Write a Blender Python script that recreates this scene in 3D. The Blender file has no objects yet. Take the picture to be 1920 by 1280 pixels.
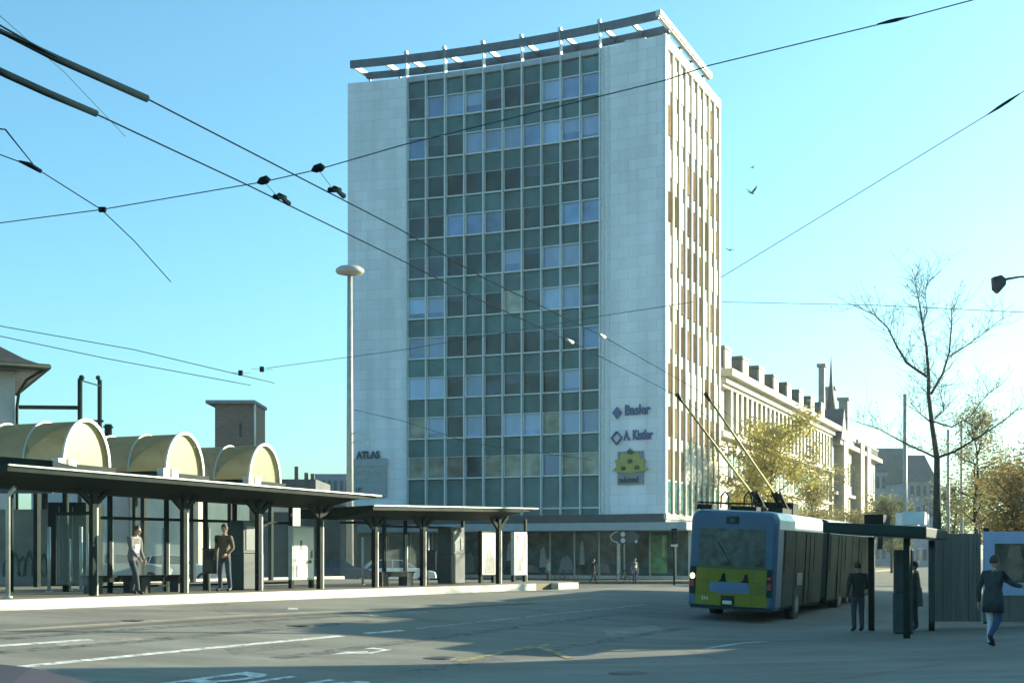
import bpy, bmesh, math, random
from mathutils import Vector, Matrix
random.seed(7)
C = bpy.context.scene.collection
S = bpy.context.scene
F = 2565.0; HX = 960.0; HY = 1042.0; CZ = 1.65      # focal length and horizon in photo pixels, eye height
R = math.radians
SUN_AZ = R(27); SUN_EL = R(15)

# ------------------------------------------------------------------ ground shape
def sstep(a, b, x):
    t = max(0.0, min(1.0, (x-a)/(b-a))); return t*t*(3-2*t)
PROF = [(-200, .45), (-26, .45), (-21.5, .16), (-17.4, -.12), (-14, -.30), (-10, -.24), (-5, -.03), (0, 0), (200, 0)]
def base(n):
    for (a, za), (b, zb) in zip(PROF, PROF[1:]):
        if a <= n <= b:
            return za+(zb-za)*(n-a)/(b-a)
    return 0
def gz(x, y):
    n = .832*x-.555*y
    w = sstep(55, 85, y)
    b = (base(n-1.2)+base(n-.6)+base(n)*2+base(n+.6)+base(n+1.2))/6 if n > -25.4 else base(n)
    return b*(1-w)-.2*w
def W(px, py, d):
    return Vector(((px-HX)/F*d, d, CZ+(HY-py)/F*d))
def G(px, py):
    d = 30.0
    for i in range(60):
        x = (px-HX)/F*d
        d2 = (CZ-gz(x, d))*F/(py-HY)
        d = d*.6+d2*.4
    x = (px-HX)/F*d
    return Vector((x, d, gz(x, d)))
def sn(s, n):           # platform axes: s along the kerb, n towards the road
    return (.555*s+.832*n, .832*s-.555*n)

# ------------------------------------------------------------------ materials
MATS = {}
def mat(name, col, rough=.6, var=.12, scale=3.0, bump=0.0, metal=0.0, spec=.5, coat=0.0, emit=0.0, trans=0.0, alpha=1.0, stretch=None, var2=0.0):
    if name in MATS: return MATS[name]
    m = bpy.data.materials.new(name); m.use_nodes = True
    nt = m.node_tree; N = nt.nodes; L = nt.links
    b = N['Principled BSDF']
    b.inputs['Roughness'].default_value = rough
    b.inputs['Metallic'].default_value = metal
    b.inputs['Specular IOR Level'].default_value = spec
    b.inputs['Coat Weight'].default_value = coat
    b.inputs['Transmission Weight'].default_value = trans
    b.inputs['Alpha'].default_value = alpha
    tc = N.new('ShaderNodeTexCoord'); mp = N.new('ShaderNodeMapping')
    L.new(tc.outputs['Object'], mp.inputs['Vector'])
    if stretch: mp.inputs['Scale'].default_value = stretch
    no = N.new('ShaderNodeTexNoise'); no.inputs['Scale'].default_value = scale; no.inputs['Detail'].default_value = 6
    L.new(mp.outputs['Vector'], no.inputs['Vector'])
    cr = N.new('ShaderNodeValToRGB')
    cr.color_ramp.elements[0].position = .3; cr.color_ramp.elements[1].position = .72
    lo = tuple(max(0, c*(1-var*1.6)) for c in col); hi = tuple(min(1, c*(1+var)) for c in col)
    cr.color_ramp.elements[0].color = lo+(1,); cr.color_ramp.elements[1].color = hi+(1,)
    L.new(no.outputs['Fac'], cr.inputs['Fac'])
    out = cr.outputs['Color']
    if var2 > 0:
        n2 = N.new('ShaderNodeTexNoise'); n2.inputs['Scale'].default_value = scale*.12; n2.inputs['Detail'].default_value = 3
        L.new(mp.outputs['Vector'], n2.inputs['Vector'])
        r2 = N.new('ShaderNodeMapRange'); r2.inputs['From Min'].default_value = .3; r2.inputs['From Max'].default_value = .7
        r2.inputs['To Min'].default_value = 1-var2; r2.inputs['To Max'].default_value = 1+var2*.5
        L.new(n2.outputs['Fac'], r2.inputs['Value'])
        mx = N.new('ShaderNodeMix'); mx.data_type = 'RGBA'; mx.blend_type = 'MULTIPLY'; mx.inputs['Factor'].default_value = 1
        L.new(out, mx.inputs['A']); L.new(r2.outputs['Result'], mx.inputs['B']); out = mx.outputs['Result']
    L.new(out, b.inputs['Base Color'])
    if emit > 0:
        L.new(out, b.inputs['Emission Color']); b.inputs['Emission Strength'].default_value = emit
    if bump > 0:
        bp = N.new('ShaderNodeBump'); bp.inputs['Strength'].default_value = bump; bp.inputs['Distance'].default_value = .02
        L.new(no.outputs['Fac'], bp.inputs['Height']); L.new(bp.outputs['Normal'], b.inputs['Normal'])
    if name.startswith(('worn', 'faded')):
        n4 = N.new('ShaderNodeTexNoise'); n4.inputs['Scale'].default_value = 5; n4.inputs['Detail'].default_value = 8; L.new(tc.outputs['Object'], n4.inputs['Vector'])
        r4 = N.new('ShaderNodeMapRange'); r4.inputs['From Min'].default_value = .34; r4.inputs['From Max'].default_value = .46; r4.inputs['To Min'].default_value = .35; L.new(n4.outputs['Fac'], r4.inputs['Value']); L.new(r4.outputs['Result'], b.inputs['Alpha'])
    MATS[name] = m
    return m

def asphalt(name, col, crack=True):
    m = bpy.data.materials.new(name); m.use_nodes = True
    nt = m.node_tree; N = nt.nodes; L = nt.links; b = N['Principled BSDF']
    b.inputs['Roughness'].default_value = .85; b.inputs['Specular IOR Level'].default_value = .25
    tc = N.new('ShaderNodeTexCoord')
    def noise(scale, detail, stretch=None, rot=0):
        mp = N.new('ShaderNodeMapping'); L.new(tc.outputs['Object'], mp.inputs['Vector'])
        mp.inputs['Rotation'].default_value = (0, 0, rot)
        if stretch: mp.inputs['Scale'].default_value = stretch
        n = N.new('ShaderNodeTexNoise'); n.inputs['Scale'].default_value = scale; n.inputs['Detail'].default_value = detail
        L.new(mp.outputs['Vector'], n.inputs['Vector']); return n.outputs['Fac']
    def rng(s, a, b_, lo, hi):
        r = N.new('ShaderNodeMapRange'); r.inputs['From Min'].default_value = a; r.inputs['From Max'].default_value = b_
        r.inputs['To Min'].default_value = lo; r.inputs['To Max'].default_value = hi; L.new(s, r.inputs['Value']); return r.outputs['Result']
    def mul(a, b_):
        x = N.new('ShaderNodeMath'); x.operation = 'MULTIPLY'; L.new(a, x.inputs[0]); L.new(b_, x.inputs[1]); return x.outputs[0]
    f = rng(noise(60, 4), .3, .7, .82, 1.15)
    f = mul(f, rng(noise(.35, 5), .3, .7, .80, 1.12))
    f = mul(f, rng(noise(1.0, 4, (.08, 1.2, 1), R(-60)), .35, .65, .86, 1.08))   # wear along the lanes
    f = mul(f, rng(noise(2.2, 6), .60, .72, 1.0, .80))                           # stains
    if crack:
        vo = N.new('ShaderNodeTexVoronoi'); vo.feature = 'DISTANCE_TO_EDGE'; vo.inputs['Scale'].default_value = .22
        mp = N.new('ShaderNodeMapping'); L.new(tc.outputs['Object'], mp.inputs['Vector']); mp.inputs['Rotation'].default_value = (0, 0, R(-56)); mp.inputs['Scale'].default_value = (.35, 1.3, 1)
        ad = N.new('ShaderNodeMix'); ad.data_type = 'VECTOR'; ad.inputs['Factor'].default_value = .15
        n3 = N.new('ShaderNodeTexNoise'); n3.inputs['Scale'].default_value = 1.5; L.new(mp.outputs['Vector'], n3.inputs['Vector'])
        L.new(mp.outputs['Vector'], ad.inputs['A']); L.new(n3.outputs['Color'], ad.inputs['B']); L.new(ad.outputs['Result'], vo.inputs['Vector'])
        f = mul(f, rng(vo.outputs['Distance'], .0, .012, .78, 1.0))
    mx = N.new('ShaderNodeMix'); mx.data_type = 'RGBA'; mx.blend_type = 'MULTIPLY'; mx.inputs['Factor'].default_value = 1
    mx.inputs['A'].default_value = col+(1,); L.new(f, mx.inputs['B'])
    L.new(mx.outputs['Result'], b.inputs['Base Color'])
    bp = N.new('ShaderNodeBump'); bp.inputs['Strength'].default_value = .25; bp.inputs['Distance'].default_value = .01
    L.new(noise(45, 3), bp.inputs['Height']); L.new(bp.outputs['Normal'], b.inputs['Normal'])
    return m

def tilewall(name, col, w, h, mortar=.03, dark=.8, var=.1):
    m = bpy.data.materials.new(name); m.use_nodes = True
    nt = m.node_tree; N = nt.nodes; L = nt.links; b = N['Principled BSDF']
    b.inputs['Roughness'].default_value = .55
    tc = N.new('ShaderNodeTexCoord'); sp = N.new('ShaderNodeSeparateXYZ'); cb = N.new('ShaderNodeCombineXYZ')
    L.new(tc.outputs['Object'], sp.inputs[0])
    ad = N.new('ShaderNodeMath'); ad.operation = 'ADD'; L.new(sp.outputs['X'], ad.inputs[0]); L.new(sp.outputs['Y'], ad.inputs[1])
    L.new(ad.outputs[0], cb.inputs['X']); L.new(sp.outputs['Z'], cb.inputs['Y'])
    br = N.new('ShaderNodeTexBrick'); br.inputs['Scale'].default_value = 1
    br.inputs['Brick Width'].default_value = w; br.inputs['Row Height'].default_value = h; br.inputs['Mortar Size'].default_value = mortar
    br.inputs['Color1'].default_value = tuple(c*(1+var) for c in col)+(1,); br.inputs['Color2'].default_value = tuple(c*(1-var) for c in col)+(1,)
    br.inputs['Mortar'].default_value = tuple(c*dark for c in col)+(1,)
    L.new(cb.outputs[0], br.inputs['Vector'])
    no = N.new('ShaderNodeTexNoise'); no.inputs['Scale'].default_value = .35; no.inputs['Detail'].default_value = 8
    mp = N.new('ShaderNodeMapping'); mp.inputs['Scale'].default_value = (2.2, 2.2, .25); L.new(tc.outputs['Object'], mp.inputs['Vector']); L.new(mp.outputs['Vector'], no.inputs['Vector'])
    r = N.new('ShaderNodeMapRange'); r.inputs['From Min'].default_value = .3; r.inputs['From Max'].default_value = .7
    r.inputs['To Min'].default_value = .86; r.inputs['To Max'].default_value = 1.1; L.new(no.outputs['Fac'], r.inputs['Value'])
    mx = N.new('ShaderNodeMix'); mx.data_type = 'RGBA'; mx.blend_type = 'MULTIPLY'; mx.inputs['Factor'].default_value = 1
    L.new(br.outputs['Color'], mx.inputs['A']); L.new(r.outputs['Result'], mx.inputs['B'])
    L.new(mx.outputs['Result'], b.inputs['Base Color'])
    return m

M = dict(
 stone=tilewall('stone_cladding', (.74, .74, .75), 1.3, .8, .025, .84, .05),
 white_pier=mat('white_pier', (.54, .52, .43), .9, .12, 1.5, spec=.1, stretch=(1, 1, .15), var2=.12),
 cream=mat('cream_render', (.50, .47, .38), .8, .10, .8, var2=.15),
 cream2=mat('ochre_render', (.42, .37, .27), .8, .12, .8, var2=.15),
 stonedk=mat('grey_stone', (.24, .23, .20), .8, .15, 1.5),
 alu=mat('aluminium_mullion', (.58, .66, .66), .45, .08, 4),
 spandrel=mat('green_spandrel_glass', (.075, .180, .185), .2, .2, .5, spec=.2, var2=.2),
 pane_d=mat('dark_window_glass', (.026, .075, .075), .08, .4, .5, spec=.28),
 pane_m=mat('teal_window_glass', (.055, .105, .135), .1, .3, .5, spec=.3),
 pane_l=mat('pale_blind_behind_glass', (.29, .41, .58), .2, .12, .7, spec=.5, stretch=(1, 1, .3)),
 pane_b=mat('blue_blind_behind_glass', (.17, .29, .50), .12, .2, .6, spec=.6),
 pane_c=mat('painted_reflection_pane', (.30, .31, .24), .2, .35, .9, spec=.5, var2=.3),  # pale reflections of buildings painted into the pane colour
 brown=mat('brown_sun_blind', (.115, .082, .048), 1, .2, 2, spec=.02),
 creamblind=mat('cream_sun_blind', (.50, .48, .40), 1, .1, 2, spec=.02),
 steel_b=mat('blue_grey_steel', (.07, .11, .14), .5, .15, 2),
 roofgrey=mat('roof_grey', (.20, .22, .23), .7, .12, 2),
 greytrim=mat('grey_trim', (.34, .39, .41), .6, .1, 2),
 darkrec=mat('dark_recess', (.035, .055, .055), .5, .2, 1),
 shop=mat('shop_glass', (.045, .125, .125), .15, .45, 1.3, spec=.1, var2=.35),
 shopgreen=mat('green_shop_display', (.10, .30, .10), .4, .4, 2),
 canopy=mat('canopy_fascia', (.28, .36, .37), .5, .12, 1.2),
 dkmetal=mat('dark_green_metal', (.007, .019, .015), .65, .25, 3, spec=.12),
 galv=mat('galvanised_steel', (.42, .44, .40), .4, .12, 5, metal=.3),
 polegrey=mat('grey_mast_paint', (.33, .34, .31), .5, .1, 3),
 glasspanel=mat('shelter_glass', (.45, .55, .52), .05, .05, 1, alpha=.09, spec=.4),
 vault=mat('yellowed_vault_plastic', (.34, .28, .12), .5, .14, 1.4, spec=.2, var2=.15),
 whitepaint=mat('white_paint', (.62, .61, .54), .5, .08, 3),
 kerb=mat('pale_kerb_stone', (.60, .58, .50), .7, .10, 4, bump=.2),
 mark=mat('worn_white_road_paint', (.62, .62, .55), .7, .25, 6),
 markw=mat('faded_white_road_paint', (.33, .34, .31), .7, .3, 6),
 marky=mat('faded_yellow_road_paint', (.32, .25, .10), .7, .3, 5),
 seam=mat('tan_road_seam', (.28, .25, .18), .8, .2, 2), seamdk=mat('dark_road_seam', (.10, .09, .065), .9, .2, 2),
 bus_blue=mat('bus_blue_paint', (.052, .118, .185), .4, .1, 1, spec=.3),
 bus_yel=mat('bus_yellow_paint', (.20, .195, .012), .45, .12, 1, spec=.25),
 bus_white=mat('bus_white_roof', (.70, .70, .68), .35, .08, 2),
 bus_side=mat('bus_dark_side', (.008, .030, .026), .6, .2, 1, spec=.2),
 bus_glass=mat('bus_window_glass', (.065, .105, .10), .15, .5, 3.2, spec=.3, var2=.3),
 bus_glassd=mat('bus_side_glass', (.008, .024, .020), .5, .6, 2.0, spec=.08),
 emblem=mat('sky_blue_emblem', (.065, .15, .26), .4, .1, 3),
 black=mat('black_rubber', (.012, .014, .014), .7, .2, 4),
 red=mat('red_lens', (.25, .02, .01), .2, .1, 3),
 lampon=mat('lit_amber_lens', (1.0, .72, .30), .3, .02, 3, emit=2.2),
 poley=mat('yellow_brown_pole', (.30, .26, .07), .5, .15, 2),
 wire=mat('black_wire', (.003, .012, .017), .9, .1, 3, spec=.05),
 wire2=mat('grey_wire', (.03, .08, .09), .9, .1, 3, spec=.05),
 concrete=mat('weathered_concrete', (.26, .25, .21), .85, .15, 1.2, bump=.2, var2=.2),
 concdk=mat('dark_concrete', (.10, .11, .11), .85, .2, 1.0, var2=.2),
 house=mat('white_house_render', (.44, .44, .43), .85, .07, 1.5),
 tiles=mat('dark_roof_tiles', (.026, .028, .028), .8, .25, 4, bump=.3),
 brick=tilewall('brown_brick', (.17, .115, .085), .30, .10, .012, .9, .2),
 slate=mat('slate_roof', (.075, .085, .085), .7, .2, 2),
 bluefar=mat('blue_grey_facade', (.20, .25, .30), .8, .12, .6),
 purple=mat('plum_grey_car_paint', (.042, .034, .040), .55, .08, 2, spec=.2),
 carw=mat('white_car_paint', (.70, .70, .66), .3, .06, 2, coat=.5),
 card=mat('navy_car_paint', (.02, .04, .075), .3, .1, 2, coat=.5),
 cars=mat('silver_car_paint', (.36, .37, .36), .3, .1, 2, coat=.4, metal=.3),
 carglass=mat('car_glass', (.02, .03, .03), .08, .2, 2, spec=.7),
 bark=mat('grey_brown_bark', (.055, .05, .038), .9, .3, 6, bump=.4),
 barkl=mat('pale_bark', (.09, .085, .06), .9, .3, 6),
 leafy=mat('yellow_green_leaves', (.24, .21, .04), .6, .5, 1.6),
 leafo=mat('olive_leaves', (.13, .12, .035), .6, .5, 1.2),
 leafr=mat('rusty_leaves', (.21, .13, .04), .6, .45, 1.2),
 leafg=mat('dull_green_leaves', (.10, .11, .045), .6, .4, 1.2),
 skin=mat('skin', (.42, .27, .19), .6, .06, 8), hairm=mat('brown_hair', (.05, .032, .018), .7, .2, 10),
 jgrey=mat('grey_jacket', (.14, .14, .13), .85, .15, 8), shirt=mat('pale_shirt', (.60, .58, .52), .85, .08, 8),
 trd=mat('charcoal_trousers', (.035, .045, .055), .85, .2, 8), jbrown=mat('olive_brown_jacket', (.10, .078, .048), .85, .2, 8),
 jeans=mat('dark_jeans', (.03, .05, .075), .85, .2, 8), jblack=mat('black_coat', (.014, .02, .018), .85, .2, 8),
 jnavy=mat('navy_green_coat', (.022, .036, .040), .85, .25, 6), paletr=mat('pale_trousers', (.50, .52, .56), .85, .1, 8),
 bluetr=mat('blue_trousers', (.03, .06, .13), .85, .15, 8),
 shoe=mat('black_shoes', (.012, .012, .012), .6, .1, 8), eye=mat('eye', (.01, .01, .01), .2, .1, 3), lip=mat('lips', (.30, .12, .09), .6, .05, 3),
 signblue=mat('blue_sign_letters', (.045, .085, .23), .4, .08, 3), signdark=mat('dark_sign_letters', (.02, .05, .07), .4, .1, 3),
 signyel=mat('yellow_emblem', (.34, .32, .07), .5, .1, 3), signgrey=mat('grey_sign_board', (.20, .23, .25), .5, .1, 3),
 signgreen=mat('dark_green_emblem', (.05, .08, .015), .5, .1, 3), signpale=mat('pale_sign_panel', (.33, .38, .37), .5, .1, 3),
 posterw=mat('pale_poster', (.66, .66, .56), .4, .10, 1.5), posterd=mat('dark_poster_print', (.10, .12, .08), .5, .5, 5),
 posterb=mat('brown_poster_print', (.11, .085, .05), .5, .7, 1.8), bframe=mat('pale_blue_frame', (.36, .44, .62), .5, .06, 2),
 hoard=mat('grey_hoarding_boards', (.155, .145, .12), .7, .15, 2, stretch=(8, 1, .2)),
 graf=mat('dark_graffiti_paint', (.13, .13, .13), .8, .3, 3), binm=mat('black_bin', (.015, .022, .022), .6, .2, 3),
 machine=mat('dark_teal_machine', (.010, .034, .036), .5, .15, 3), machgrey=mat('machine_grey_panel', (.13, .17, .16), .4, .15, 3),
 bird=mat('dark_feathers', (.02, .03, .035), .8, .3, 10), lampwhite=mat('lamp_enamel', (.42, .40, .36), .45, .05, 4),
 patchd=mat('dark_asphalt_repair', (.125, .122, .10), .9, .2, 8, var2=.2), patchl=mat('pale_asphalt_repair', (.25, .24, .19), .9, .2, 8, var2=.2), iron=mat('cast_iron', (.05, .05, .045), .6, .3, 20),
 track=mat('worn_tyre_track', (.13, .128, .105), .75, .3, 2.5),
 gravelc=mat('gravel', (.2, .19, .15), .9, .2, 5),
)
def leafmat(name, col):
    m = bpy.data.materials.new(name); m.use_nodes = True; nt = m.node_tree; N = nt.nodes; L = nt.links
    N.remove(N['Principled BSDF']); out = N['Material Output']
    gi = N.new('ShaderNodeTexCoord'); no = N.new('ShaderNodeTexNoise'); no.inputs['Scale'].default_value = 1.1; no.inputs['Detail'].default_value = 4
    L.new(gi.outputs['Object'], no.inputs['Vector']); cr = N.new('ShaderNodeValToRGB'); cr.color_ramp.elements[0].position = .32; cr.color_ramp.elements[1].position = .68
    cr.color_ramp.elements[0].color = tuple(c*.55 for c in col)+(1,); cr.color_ramp.elements[1].color = tuple(c*1.25 for c in col)+(1,)
    L.new(no.outputs['Fac'], cr.inputs['Fac'])
    d = N.new('ShaderNodeBsdfDiffuse'); t = N.new('ShaderNodeBsdfTranslucent'); mx = N.new('ShaderNodeMixShader'); mx.inputs[0].default_value = .5
    L.new(cr.outputs['Color'], d.inputs['Color']); L.new(cr.outputs['Color'], t.inputs['Color']); L.new(d.outputs[0], mx.inputs[1]); L.new(t.outputs[0], mx.inputs[2]); L.new(mx.outputs[0], out.inputs['Surface'])
    return m
def vaultmat():
    m = bpy.data.materials.new('yellowed_translucent_plastic'); m.use_nodes = True; nt = m.node_tree; N = nt.nodes; L = nt.links
    N.remove(N['Principled BSDF']); out = N['Material Output']
    tc = N.new('ShaderNodeTexCoord'); mp = N.new('ShaderNodeMapping'); mp.inputs['Scale'].default_value = (1.5, .5, 1); no = N.new('ShaderNodeTexNoise'); no.inputs['Scale'].default_value = 1.6; no.inputs['Detail'].default_value = 7
    L.new(tc.outputs['Object'], mp.inputs['Vector']); L.new(mp.outputs['Vector'], no.inputs['Vector']); cr = N.new('ShaderNodeValToRGB'); cr.color_ramp.elements[0].position = .3; cr.color_ramp.elements[1].position = .7
    cr.color_ramp.elements[0].color = (.26, .255, .16, 1); cr.color_ramp.elements[1].color = (.38, .375, .24, 1); L.new(no.outputs['Fac'], cr.inputs['Fac'])
    d = N.new('ShaderNodeBsdfDiffuse'); t = N.new('ShaderNodeBsdfTranslucent'); mx = N.new('ShaderNodeMixShader'); mx.inputs[0].default_value = .5
    tr = N.new('ShaderNodeBsdfTransparent'); tr.inputs['Color'].default_value = (.9, .85, .6, 1); m2 = N.new('ShaderNodeMixShader'); m2.inputs[0].default_value = .36
    gl = N.new('ShaderNodeBsdfGlossy'); gl.inputs['Roughness'].default_value = .3; m3 = N.new('ShaderNodeMixShader'); m3.inputs[0].default_value = .05
    L.new(cr.outputs['Color'], d.inputs['Color']); L.new(cr.outputs['Color'], t.inputs['Color']); L.new(d.outputs[0], mx.inputs[1]); L.new(t.outputs[0], mx.inputs[2])
    L.new(mx.outputs[0], m2.inputs[1]); L.new(tr.outputs[0], m2.inputs[2]); L.new(m2.outputs[0], m3.inputs[1]); L.new(gl.outputs[0], m3.inputs[2]); L.new(m3.outputs[0], out.inputs['Surface'])
    return m
M['vault'] = vaultmat()
def perobject(key, lo, hi):        # random brightness multiplied into the colour, on panes in place of varied reflections
    m = M[key]; nt = m.node_tree; N = nt.nodes; L = nt.links; b = N['Principled BSDF']; src = b.inputs['Base Color'].links[0].from_socket
    oi = N.new('ShaderNodeObjectInfo'); r = N.new('ShaderNodeMapRange'); r.inputs['To Min'].default_value = lo; r.inputs['To Max'].default_value = hi; L.new(oi.outputs['Random'], r.inputs['Value'])
    mx = N.new('ShaderNodeMix'); mx.data_type = 'RGBA'; mx.blend_type = 'MULTIPLY'; mx.inputs['Factor'].default_value = 1
    L.new(src, mx.inputs['A']); L.new(r.outputs['Result'], mx.inputs['B']); L.new(mx.outputs['Result'], b.inputs['Base Color'])
for k_ in ('pane_d', 'pane_m', 'pane_l', 'pane_b', 'pane_c'): perobject(k_, .6, 1.3)
perobject('spandrel', .85, 1.12); perobject('brown', .5, 1.5); perobject('creamblind', .8, 1.1)
M['leafy'] = leafmat('yellow_green_leaf', (.42, .37, .11)); M['leafo'] = leafmat('olive_leaf', (.34, .30, .13)); M['leafr'] = leafmat('rusty_leaf', (.38, .29, .13)); M['leafg'] = leafmat('dull_green_leaf', (.22, .23, .12))
M['road'] = asphalt('asphalt', (.200, .197, .162))
M['ground'] = asphalt('ground_asphalt', (.17, .165, .135), False)
M['pave'] = asphalt('platform_paving', (.19, .172, .12), False)

# ------------------------------------------------------------------ mesh builder
class MB:
    def __init__(s): s.v = []; s.f = []; s.sm = []
    def hexa(s, p):
        k = len(s.v); s.v += [Vector(q) for q in p]
        for q in ((0, 3, 2, 1), (4, 5, 6, 7), (0, 1, 5, 4), (1, 2, 6, 5), (2, 3, 7, 6), (3, 0, 4, 7)):
            s.f.append([k+i for i in q]); s.sm.append(False)
        return s
    def box(s, x0, x1, y0, y1, z0, z1, m=None):
        p = [(x0, y0, z0), (x1, y0, z0), (x1, y1, z0), (x0, y1, z0), (x0, y0, z1), (x1, y0, z1), (x1, y1, z1), (x0, y1, z1)]
        if m: p = [m(*q) for q in p]
        return s.hexa(p)
    def bar(s, a, b, w, h=None, up=(0, 0, 1)):
        a = Vector(a); b = Vector(b); h = h or w
        d = (b-a).normalized(); u = Vector(up)
        if abs(d.dot(u)) > .98: u = Vector((1, 0, 0))
        r = d.cross(u).normalized()*w/2; t = r.cross(d).normalized()*h/2
        return s.hexa([a-r-t, a+r-t, a+r+t, a-r+t, b-r-t, b+r-t, b+r+t, b-r+t])
    def tube(s, pts, r, n=8, cap=True, smooth=True):
        pts = [Vector(p) for p in pts]
        rs = r if isinstance(r, (list, tuple)) else [r]*len(pts)
        k0 = len(s.v); ref = None
        for i, p in enumerate(pts):
            d = (pts[min(i+1, len(pts)-1)]-pts[max(i-1, 0)])
            if d.length < 1e-9: d = Vector((0, 0, 1))
            d.normalize()
            if ref is None:
                ref = Vector((0, 0, 1)) if abs(d.z) < .9 else Vector((1, 0, 0))
            a = (ref-d*ref.dot(d))
            if a.length < 1e-4: a = d.orthogonal()
            a.normalize(); ref = a; b = d.cross(a)
            for j in range(n):
                t = 2*math.pi*j/n
                s.v.append(p+(a*math.cos(t)+b*math.sin(t))*rs[i])
        for i in range(len(pts)-1):
            for j in range(n):
                q = k0+i*n; j2 = (j+1) % n
                s.f.append([q+j, q+j2, q+n+j2, q+n+j]); s.sm.append(smooth)
        if cap:
            s.f.append([k0+j for j in range(n)][::-1]); s.sm.append(False)
            e = k0+(len(pts)-1)*n
            s.f.append([e+j for j in range(n)]); s.sm.append(False)
        return s
    def prism(s, poly, ext, o=(0, 0, 0), u=(1, 0, 0), v=(0, 0, 1), w=(0, 1, 0)):
        o, u, v, w = Vector(o), Vector(u), Vector(v), Vector(w); k = len(s.v); n = len(poly)
        for e in (0, ext):
            s.v += [o+u*a+v*b+w*e for a, b in poly]
        s.f.append([k+i for i in range(n)]); s.sm.append(False)
        s.f.append([k+n+i for i in range(n)][::-1]); s.sm.append(False)
        for i in range(n):
            j = (i+1) % n; s.f.append([k+j, k+i, k+n+i, k+n+j]); s.sm.append(False)
        return s
    def quad(s, *p):
        k = len(s.v); s.v += [Vector(q) for q in p]; s.f.append(list(range(k, k+len(p)))); s.sm.append(False); return s
    def ball(s, c, rx, ry=None, rz=None, nu=12, nv=8):
        ry = ry or rx; rz = rz or rx; c = Vector(c); k = len(s.v)
        for i in range(nv+1):
            ph = math.pi*i/nv
            for j in range(nu):
                t = 2*math.pi*j/nu
                s.v.append(c+Vector((rx*math.sin(ph)*math.cos(t), ry*math.sin(ph)*math.sin(t), rz*math.cos(ph))))
        for i in range(nv):
            for j in range(nu):
                j2 = (j+1) % nu
                s.f.append([k+i*nu+j, k+(i+1)*nu+j, k+(i+1)*nu+j2, k+i*nu+j2]); s.sm.append(True)
        return s
    def loft(s, rings, cap=True, smooth=True, closed=True):
        k = len(s.v); n = len(rings[0])
        for r in rings: s.v += [Vector(p) for p in r]
        for i in range(len(rings)-1):
            for j in range(n if closed else n-1):
                j2 = (j+1) % n; a = k+i*n
                s.f.append([a+j, a+j2, a+n+j2, a+n+j]); s.sm.append(smooth)
        if cap:
            s.f.append([k+j for j in range(n)][::-1]); s.sm.append(False)
            e = k+(len(rings)-1)*n; s.f.append([e+j for j in range(n)]); s.sm.append(False)
        return s
    def mesh(s, name, m):
        me = bpy.data.meshes.new(name); me.from_pydata([tuple(v) for v in s.v], [], s.f)
        me.polygons.foreach_set('use_smooth', s.sm)
        bm = bmesh.new(); bm.from_mesh(me); bmesh.ops.recalc_face_normals(bm, faces=bm.faces); bm.to_mesh(me); bm.free()
        if m: me.materials.append(m)
        return me
    def build(s, name, m, parent=None, bevel=0):
        o = bpy.data.objects.new(name, s.mesh(name, m)); C.objects.link(o)
        if parent: o.parent = parent
        if bevel:
            b = o.modifiers.new('bevel', 'BEVEL'); b.width = bevel; b.segments = 2; b.limit_method = 'ANGLE'
        return o

def thing(name, label, cat, loc=(0, 0, 0), rotz=0, group=None):
    o = bpy.data.objects.new(name, None); C.objects.link(o); o.location = loc; o.rotation_euler = (0, 0, rotz)
    o.empty_display_size = .3
    o['label'] = label; o['category'] = cat
    if group: o['group'] = group
    return o
def tag(o, label, cat, group=None):
    o['label'] = label; o['category'] = cat
    if group: o['group'] = group
    return o
def struct(o): o['kind'] = 'structure'; return o
def kids(o): return [c for c in C.objects if c.parent == o]
def dup(o, parent=None):
    c = o.copy(); C.objects.link(c)
    if parent: c.parent = parent
    for k in kids(o): dup(k, c)
    return c
def textmesh(name, body, size, ext, m, parent, loc, rot=(math.pi/2, 0, 0), bold=0.0, sx=1.0, align='LEFT', shear=0):
    cu = bpy.data.curves.new(name, 'FONT'); cu.body = body; cu.size = size; cu.extrude = ext; cu.offset = bold; cu.align_x = align; cu.shear = shear
    t = bpy.data.objects.new(name, cu); C.objects.link(t)
    dg = bpy.context.evaluated_depsgraph_get(); dg.update()
    me = bpy.data.meshes.new_from_object(t.evaluated_get(dg))
    bpy.data.objects.remove(t); bpy.data.curves.remove(cu)
    me.materials.clear(); me.materials.append(m)
    o = bpy.data.objects.new(name, me); C.objects.link(o); o.location = loc; o.rotation_euler = rot; o.scale = (sx, 1, 1)
    if parent: o.parent = parent
    return o

# ------------------------------------------------------------------ ground, road, platform
def spaced(a, b, near, c=0):
    out = []; x = a
    while x < b:
        out.append(x); d = abs(x-c); x += near if d < 70 else near+(d-70)*.25
    out.append(b); return out
xs = spaced(-520, 520, 1.5); ys = spaced(-110, 1000, 1.5, 30)
mb = MB()
for y in ys:
    for x in xs: mb.v.append(Vector((x, y, gz(x, y)-.06)))
nx = len(xs)
for j in range(len(ys)-1):
    for i in range(nx-1):
        mb.f.append([j*nx+i, j*nx+i+1, (j+1)*nx+i+1, (j+1)*nx+i]); mb.sm.append(True)
struct(mb.build('ground', M['ground']))
mb = MB(); ss = [i*1.0-60 for i in range(230)]; nn = [-26+i*.7 for i in range(70)]
for s in ss:
    for n in nn:
        x, y = sn(s, n); mb.v.append(Vector((x, y, gz(x, y)+.004)))
for j in range(len(ss)-1):
    for i in range(len(nn)-1):
        a = j*len(nn)+i; mb.f.append([a, a+len(nn), a+len(nn)+1, a+1]); mb.sm.append(True)
struct(mb.build('road', M['road']))

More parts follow.
